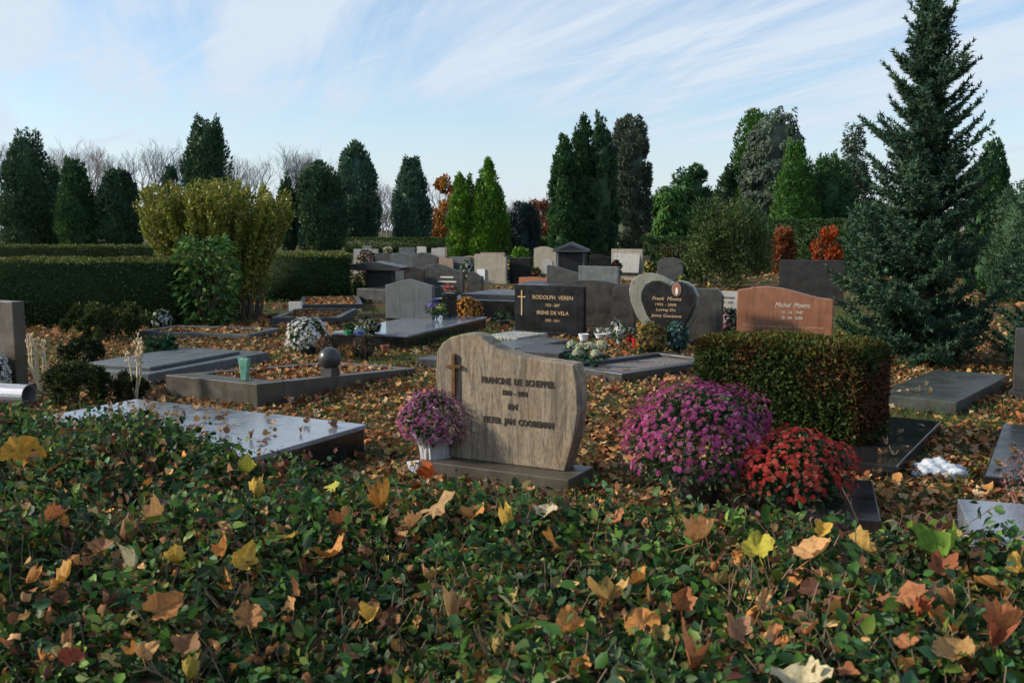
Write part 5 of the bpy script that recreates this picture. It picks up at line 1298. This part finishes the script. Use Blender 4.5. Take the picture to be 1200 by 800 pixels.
scol[odd < .17] = palette([(.16, .14, .03), (.20, .10, .03), (.12, .055, .03), (.11, .035, .025)], int((odd < .17).sum()), .2)
idx = np.repeat(np.arange(n_s), k); n = len(idx)
along = np.tile(np.linspace(-.02, .022, k), n_s) + RNG.normal(0, .006, n)
pos = base[idx] + sd[idx] * along[:, None] + RNG.normal(0, .005, (n, 3))
rnd = rand_dirs(n); lat = unit(rnd - sd[idx] * np.sum(rnd * sd[idx], 1, keepdims=True))
ax = unit(lat + sd[idx] * RNG.uniform(.1, 1.0, (n, 1))); nr = unit(sd[idx] + RNG.normal(0, .6, (n, 3)))
ls = RNG.uniform(.011, .024, n) * RNG.choice([.8, 1, 1.4], n)
col = np.clip(scol[idx] * RNG.uniform(.6, 1.4, (n, 1)), 0, 1)
Rm = frames(ax, nr)
# the 300 leaves that show largest are single leaves, the rest one mass
wpos = pos[:, 0:1] * np.array(GV)[None] + pos[:, 1:2] * np.array(GU)[None] + np.array([0, 0, 1.0]) * pos[:, 2:3]
rel = wpos - np.array([0, 0, EYE]); fw = np.array(_f); dep = rel @ fw; ppx = 600 + FPX * rel[:, 0] / dep; ppy = 400 - FPX * (rel @ np.array(_u)) / dep
wR = np.stack([np.array(GV), np.array(GU), np.array([0, 0, 1.0])], -1) @ Rm[:, :, 2][:, :, None]
facing = np.abs((wR[:, :, 0] * unit(rel)).sum(1)); vis = (dep > .8) & (ppx > 0) & (ppx < 1200) & (ppy > 560) & (ppy < 800) & (pos[:, 2] > htop(pos[:, 0], pos[:, 1]) - .012)
score = np.where(vis, ls / np.maximum(dep, .1) * (.2 + facing), 0); big = np.argsort(-score)[:300]; rest = np.ones(n, bool); rest[big] = False
rest &= dep > -1.0
s3 = np.stack([ls * RNG.uniform(.75, 1.0, n), ls, ls], 1)
nearm = rest & (ppx > -80) & (ppx < 1280) & (ppy > 540) & (dep > .5) & (pos[:, 2] > htop(pos[:, 0], pos[:, 1]) - .05); farm = rest & ~nearm
V, T, C = merge([scatter(OVATE[0], OVATE[1], pos[nearm], Rm[nearm], s3[nearm], col[nearm]), scatter(OVATE4[0], OVATE4[1], pos[farm], Rm[farm], s3[farm], col[farm])])
tag(link('foliage', tri_mesh('foliage', V, T, M['privet'], C), HROOT), kind='stuff')
LM = [tri_mesh('leaf', OVATE[0] * np.array([.82, 1, 1]), OVATE[1], M['privet'], np.tile(np.array(c_) * f_, (7, 1))) for c_ in PRIV for f_ in (.9, 1.15)]
for j in big:
    link('leaf', LM[int(RNG.integers(0, len(LM)))], HROOT, tuple(pos[j]), Matrix(Rm[j].tolist()).to_euler(), float(ls[j]))
# inner mass of old twigs and leaves so that no light falls through
core = MB()
nx_, ny_ = 60, 12
gxs = np.linspace(HX0 + .05, HX1 - .05, nx_); gys = np.linspace(HY0 + .10, HY1 - .10, ny_)
vs = [(x, y, float(htop(np.array(x), np.array(y))) - .10 + random.uniform(-.02, .02)) for y in gys for x in gxs]; vb = [(x, y, .0) for y in (gys[0], gys[-1]) for x in gxs]
fs = [(j * nx_ + i, j * nx_ + i + 1, (j + 1) * nx_ + i + 1, (j + 1) * nx_ + i) for j in range(ny_ - 1) for i in range(nx_ - 1)]
b0 = len(vs); fs += [(b0 + i, b0 + i + 1, i + 1, i) for i in range(nx_ - 1)]
b1 = b0 + nx_; t1 = (ny_ - 1) * nx_; fs += [(t1 + i, t1 + i + 1, b1 + i + 1, b1 + i) for i in range(nx_ - 1)]
core.add(vs + vb, fs).build('inner_twigs', plain('hedge_inside', (.045, .038, .024), .95, .5, 45), HROOT)
# twigs
tw = MB()
for i in range(3600):
    x = random.uniform(-3.4, .4); y = random.uniform(HY0 + .05, HY1 - .03); z = float(htop(np.array(x), np.array(y)))
    d = Vector((random.gauss(0, .55), random.gauss(0, .55), 1)).normalized(); L = random.uniform(.03, .09); p0 = Vector((x, y, z - .045))
    tw.tube([p0, p0 + d * L * .5 + Vector((random.uniform(-.004, .004), random.uniform(-.004, .004), 0)), p0 + d * L], [.0015, .0013, .0010], 3)
tag(tw.build('twigs', M['twig'], HROOT), kind='stuff')
TWM = []
for i in range(6):
    mb_ = MB(); L = .07 + .012 * i
    mb_.tube([(0, 0, -.03), (.004, .002, L * .4), (-.003, .003, L)], [.0022, .002, .0016], 5)
    for q in range(2): mb_.tube([(.003, .002, L * (.35 + .25 * q)), ((-1) ** q * .018, .008, L * (.6 + .25 * q))], [.0014, .001], 4)
    o = mb_.build('twig', M['twig']); TWM.append(o.data); bpy.data.objects.remove(o)
for i in range(64):
    px, py = random.uniform(10, 1190), random.uniform(590, 790); q = hedge_pt(px, py); x, y = q.dot(GV), q.dot(GU)
    link('twig', TWM[i % 6], HROOT, (x, y, q.z - .012), (random.gauss(0, .5), random.gauss(0, .5), random.uniform(0, 6)), random.uniform(.35, .7))

# maple leaves lying on the hedge: (px, py, width px, colour, which, tilt towards viewer, label)
TAN, ORG, YEL, PAL, BRN, RUS, GRN = (.60, .34, .14), (.60, .27, .07), (.64, .42, .08), (.60, .53, .33), (.28, .14, .06), (.42, .17, .07), (.16, .28, .04)
HL_ = [
 (22, 523, 46, (.55, .28, .03), 1, .9, 'bright orange-yellow leaf at the left edge of the hedge'),
 (818, 620, 62, TAN, 3, 1.0, 'largest tan leaf on the hedge below the purple chrysanthemums'),
 (1103, 634, 64, GRN, 4, .5, 'large green lobed leaf on the hedge at right'),
 (940, 788, 62, PAL, 0, .25, 'pale cream leaf lying flat near the bottom edge'),
 (815, 762, 56, RUS, 5, .9, 'big curled russet leaf near the bottom centre-right'),
 (954, 637, 50, TAN, 2, .9, 'pinkish tan leaf below the red chrysanthemum'),
 (889, 634, 44, (.46, .42, .05), 7, .3, 'lime-yellow leaf right of the largest tan leaf'),
 (1014, 634, 40, (.52, .34, .10), 8, .9, 'folded yellow-tan leaf left of the green lobed leaf'),
 (706, 683, 60, (.50, .33, .11), 9, .4, 'wide yellow-tan leaf in the middle of the hedge'),
 (746, 676, 40, ORG, 10, .9, 'pointed orange leaf touching the wide yellow-tan one'),
 (652, 628, 48, ORG, 11, .6, 'orange and yellow leaf right of centre on the hedge'),
 (510, 585, 60, (.42, .27, .12), 12, .7, 'broad dull tan leaf below the foil-wrapped flowers'),
 (448, 578, 50, (.48, .24, .05), 13, .7, 'folded ochre leaf left of the foil-wrapped flowers'),
 (503, 549, 40, (.46, .11, .03), 3, .9, 'rust-red leaf against the clear foil'),
 (553, 597, 34, ORG, 0, .7, 'small orange leaf right of the broad dull tan one'),
 (482, 609, 30, TAN, 5, .7, 'small tan leaf below the broad dull tan one'),
 (530, 710, 50, (.46, .30, .14), 6, .8, 'folded pale brown leaf near the bottom centre'),
 (603, 702, 40, (.42, .42, .18), 1, .8, 'pale green-yellow leaf right of bottom centre'),
 (72, 668, 48, (.50, .26, .05), 2, .9, 'curled orange-yellow leaf at lower left'),
 (207, 649, 36, YEL, 3, .8, 'crumpled yellow leaf left of centre on the hedge'),
 (288, 652, 38, YEL, 4, .9, 'upright yellow leaf with an orange neighbour'),
 (262, 640, 30, ORG, 9, .9, 'narrow orange leaf beside the upright yellow one'),
 (155, 655, 34, PAL, 6, .7, 'twisted beige leaf at lower left'),
 (186, 705, 44, (.46, .20, .06), 7, .9, 'long rust-orange leaf hanging into the hedge at left'),
 (384, 640, 44, ORG, 8, .6, 'curled orange leaf above the dark twigs left of centre'),
 (396, 605, 34, RUS, 10, .9, 'rusty leaf left of the folded ochre one'),
 (337, 622, 28, YEL, 11, .6, 'slim yellow leaf curled on the hedge'),
 (388, 566, 22, (.52, .50, .08), 12, .8, 'small bright yellow leaf below the polished slab'),
 (300, 570, 34, YEL, 13, .5, 'ochre leaf just below the polished slab'),
 (287, 543, 26, (.46, .46, .07), 5, .4, 'lemon-yellow leaf at the polished slab edge'),
 (178, 597, 34, TAN, 4, .4, 'flat narrow tan leaf at left on the hedge'),
 (594, 605, 36, YEL, 6, .6, 'yellow-brown leaf beside the small orange one'),
 (637, 594, 30, PAL, 0, .7, 'pale leaf above the orange and yellow one'),
 (722, 601, 34, RUS, 7, .5, 'small rust leaf below the sandstone plinth'),
 (665, 727, 42, ORG, 8, .7, 'orange leaf left of bottom centre-right gap'),
 (752, 720, 46, ORG, 1, .4, 'orange-brown leaf below the wide yellow-tan one'),
 (800, 702, 34, RUS, 9, 1.1, 'narrow upright brown leaf right of centre'),
 (866, 735, 40, (.42, .22, .12), 10, .9, 'pinkish brown leaf right of the russet curl'),
 (893, 698, 46, TAN, 11, .8, 'tan crumpled leaf below the lime-yellow leaf'),
 (1055, 688, 60, RUS, 12, .5, 'spread rusty leaf below the green lobed leaf'),
 (1076, 708, 36, (.34, .09, .03), 13, .8, 'dark red-brown leaf beside the spread rusty one'),
 (1120, 755, 50, (.46, .27, .10), 2, .9, 'curled tan leaf at lower right'),
 (1170, 722, 66, RUS, 3, .6, 'large rust leaf at the lower right edge'),
 (1165, 742, 40, (.34, .11, .05), 5, .6, 'dark rust leaf under the large one at lower right'),
 (1117, 698, 34, TAN, 6, 1.0, 'upright tan leaf between two twigs at right'),
 (1172, 682, 40, ORG, 7, .5, 'orange leaf near the right edge'),
 (1195, 660, 34, YEL, 8, .6, 'yellow leaf cut by the right edge'),
 (962, 618, 26, YEL, 9, .9, 'small mustard leaf behind the pinkish tan one'),
 (1108, 660, 40, (.30, .10, .04), 10, .5, 'brown leaf under the green lobed leaf'),
 (920, 745, 22, ORG, 11, 1.0, 'tiny orange leaf above the pale cream one'),
 (656, 790, 30, PAL, 12, 1.0, 'pale upright leaf at the very bottom'),
 (222, 780, 36, (.38, .30, .06), 13, .9, 'olive-yellow leaf at the bottom left'),
 (215, 752, 34, BRN, 0, .8, 'brown shrivelled leaf above the olive-yellow one'),
 (84, 762, 30, (.32, .06, .02), 1, .8, 'dark red leaf low in the left of the hedge'),
 (118, 635, 30, BRN, 2, .7, 'brown leaf beside the curled orange-yellow one'),
 (432, 715, 34, YEL, 4, .5, 'yellow leaf low on the hedge left of centre'),
 (60, 600, 32, RUS, 5, .5, 'rust leaf at left among hedge twigs'),
 (150, 620, 34, BRN, 6, .5, 'dark brown leaf left of the crumpled yellow one'),
 (290, 718, 40, (.42, .20, .07), 7, .8, 'orange-brown leaf below the upright yellow one')]
for (px, py, wpx, colr, k_, tilt, lab) in HL_:
    q = hedge_pt(px, py + wpx * .25, .02); d = (q - CAMP).length; size = wpx / FPX * d / .78
    yaw = math.atan2(q.x, q.y)
    e = Euler((tilt * .42 + random.gauss(0, .15), random.gauss(0, .35), -yaw * .5 + random.gauss(0, 1.3)), 'XYZ')
    q = q + Vector((0, 0, -.004 + .06 * size * tilt))
    fallen(lab, 'leaf', tuple(q), size, colr, k_ % 14, e, 'maple leaves fallen on the front hedge')
SMALL = [TAN, ORG, BRN, RUS, BRN, (.38, .30, .10), (.17, .08, .04), (.12, .055, .03)]
cnt = 0
while cnt < 145:         # lesser leaves caught between
    px, py = random.uniform(0, 1200), 500 + 295 * random.random() ** .8
    if py < 475 + px * .118 + 40: continue
    q = hedge_pt(px, py, .004); cnt += 1
    fallen('small dry leaf caught among the front hedge foliage', 'leaf', tuple(q), random.uniform(.026, .055), random.choice(SMALL), None,
           (random.gauss(.2, .45), random.gauss(0, .45), random.uniform(0, 6.28)), 'small leaves caught in the front hedge')
n = 3800                 # and the crumbs of leaf too small to tell apart
x = RNG.uniform(-3.6, .5, n); y = RNG.uniform(HY0 + .03, HY1, n); z = htop(x, y) + RNG.uniform(-.03, .008, n); tk = RNG.integers(0, 6, n); prt = []
for k in range(6):
    m_ = tk == k; nn_ = int(m_.sum()); prt.append(scatter(TM[k][0], TM[k][1], np.stack([x, y, z], 1)[m_], frames(rand_dirs(nn_), unit(RNG.normal(0, .7, (nn_, 3)) + np.array([0, 0, 1]))), RNG.uniform(.014, .034, nn_), palette(SMALL, nn_, .3)))
V, T, C = merge(prt)
tag(link('leaf_crumbs', tri_mesh('leaf_crumbs', V, T, M['litter'], C), HROOT), kind='stuff')
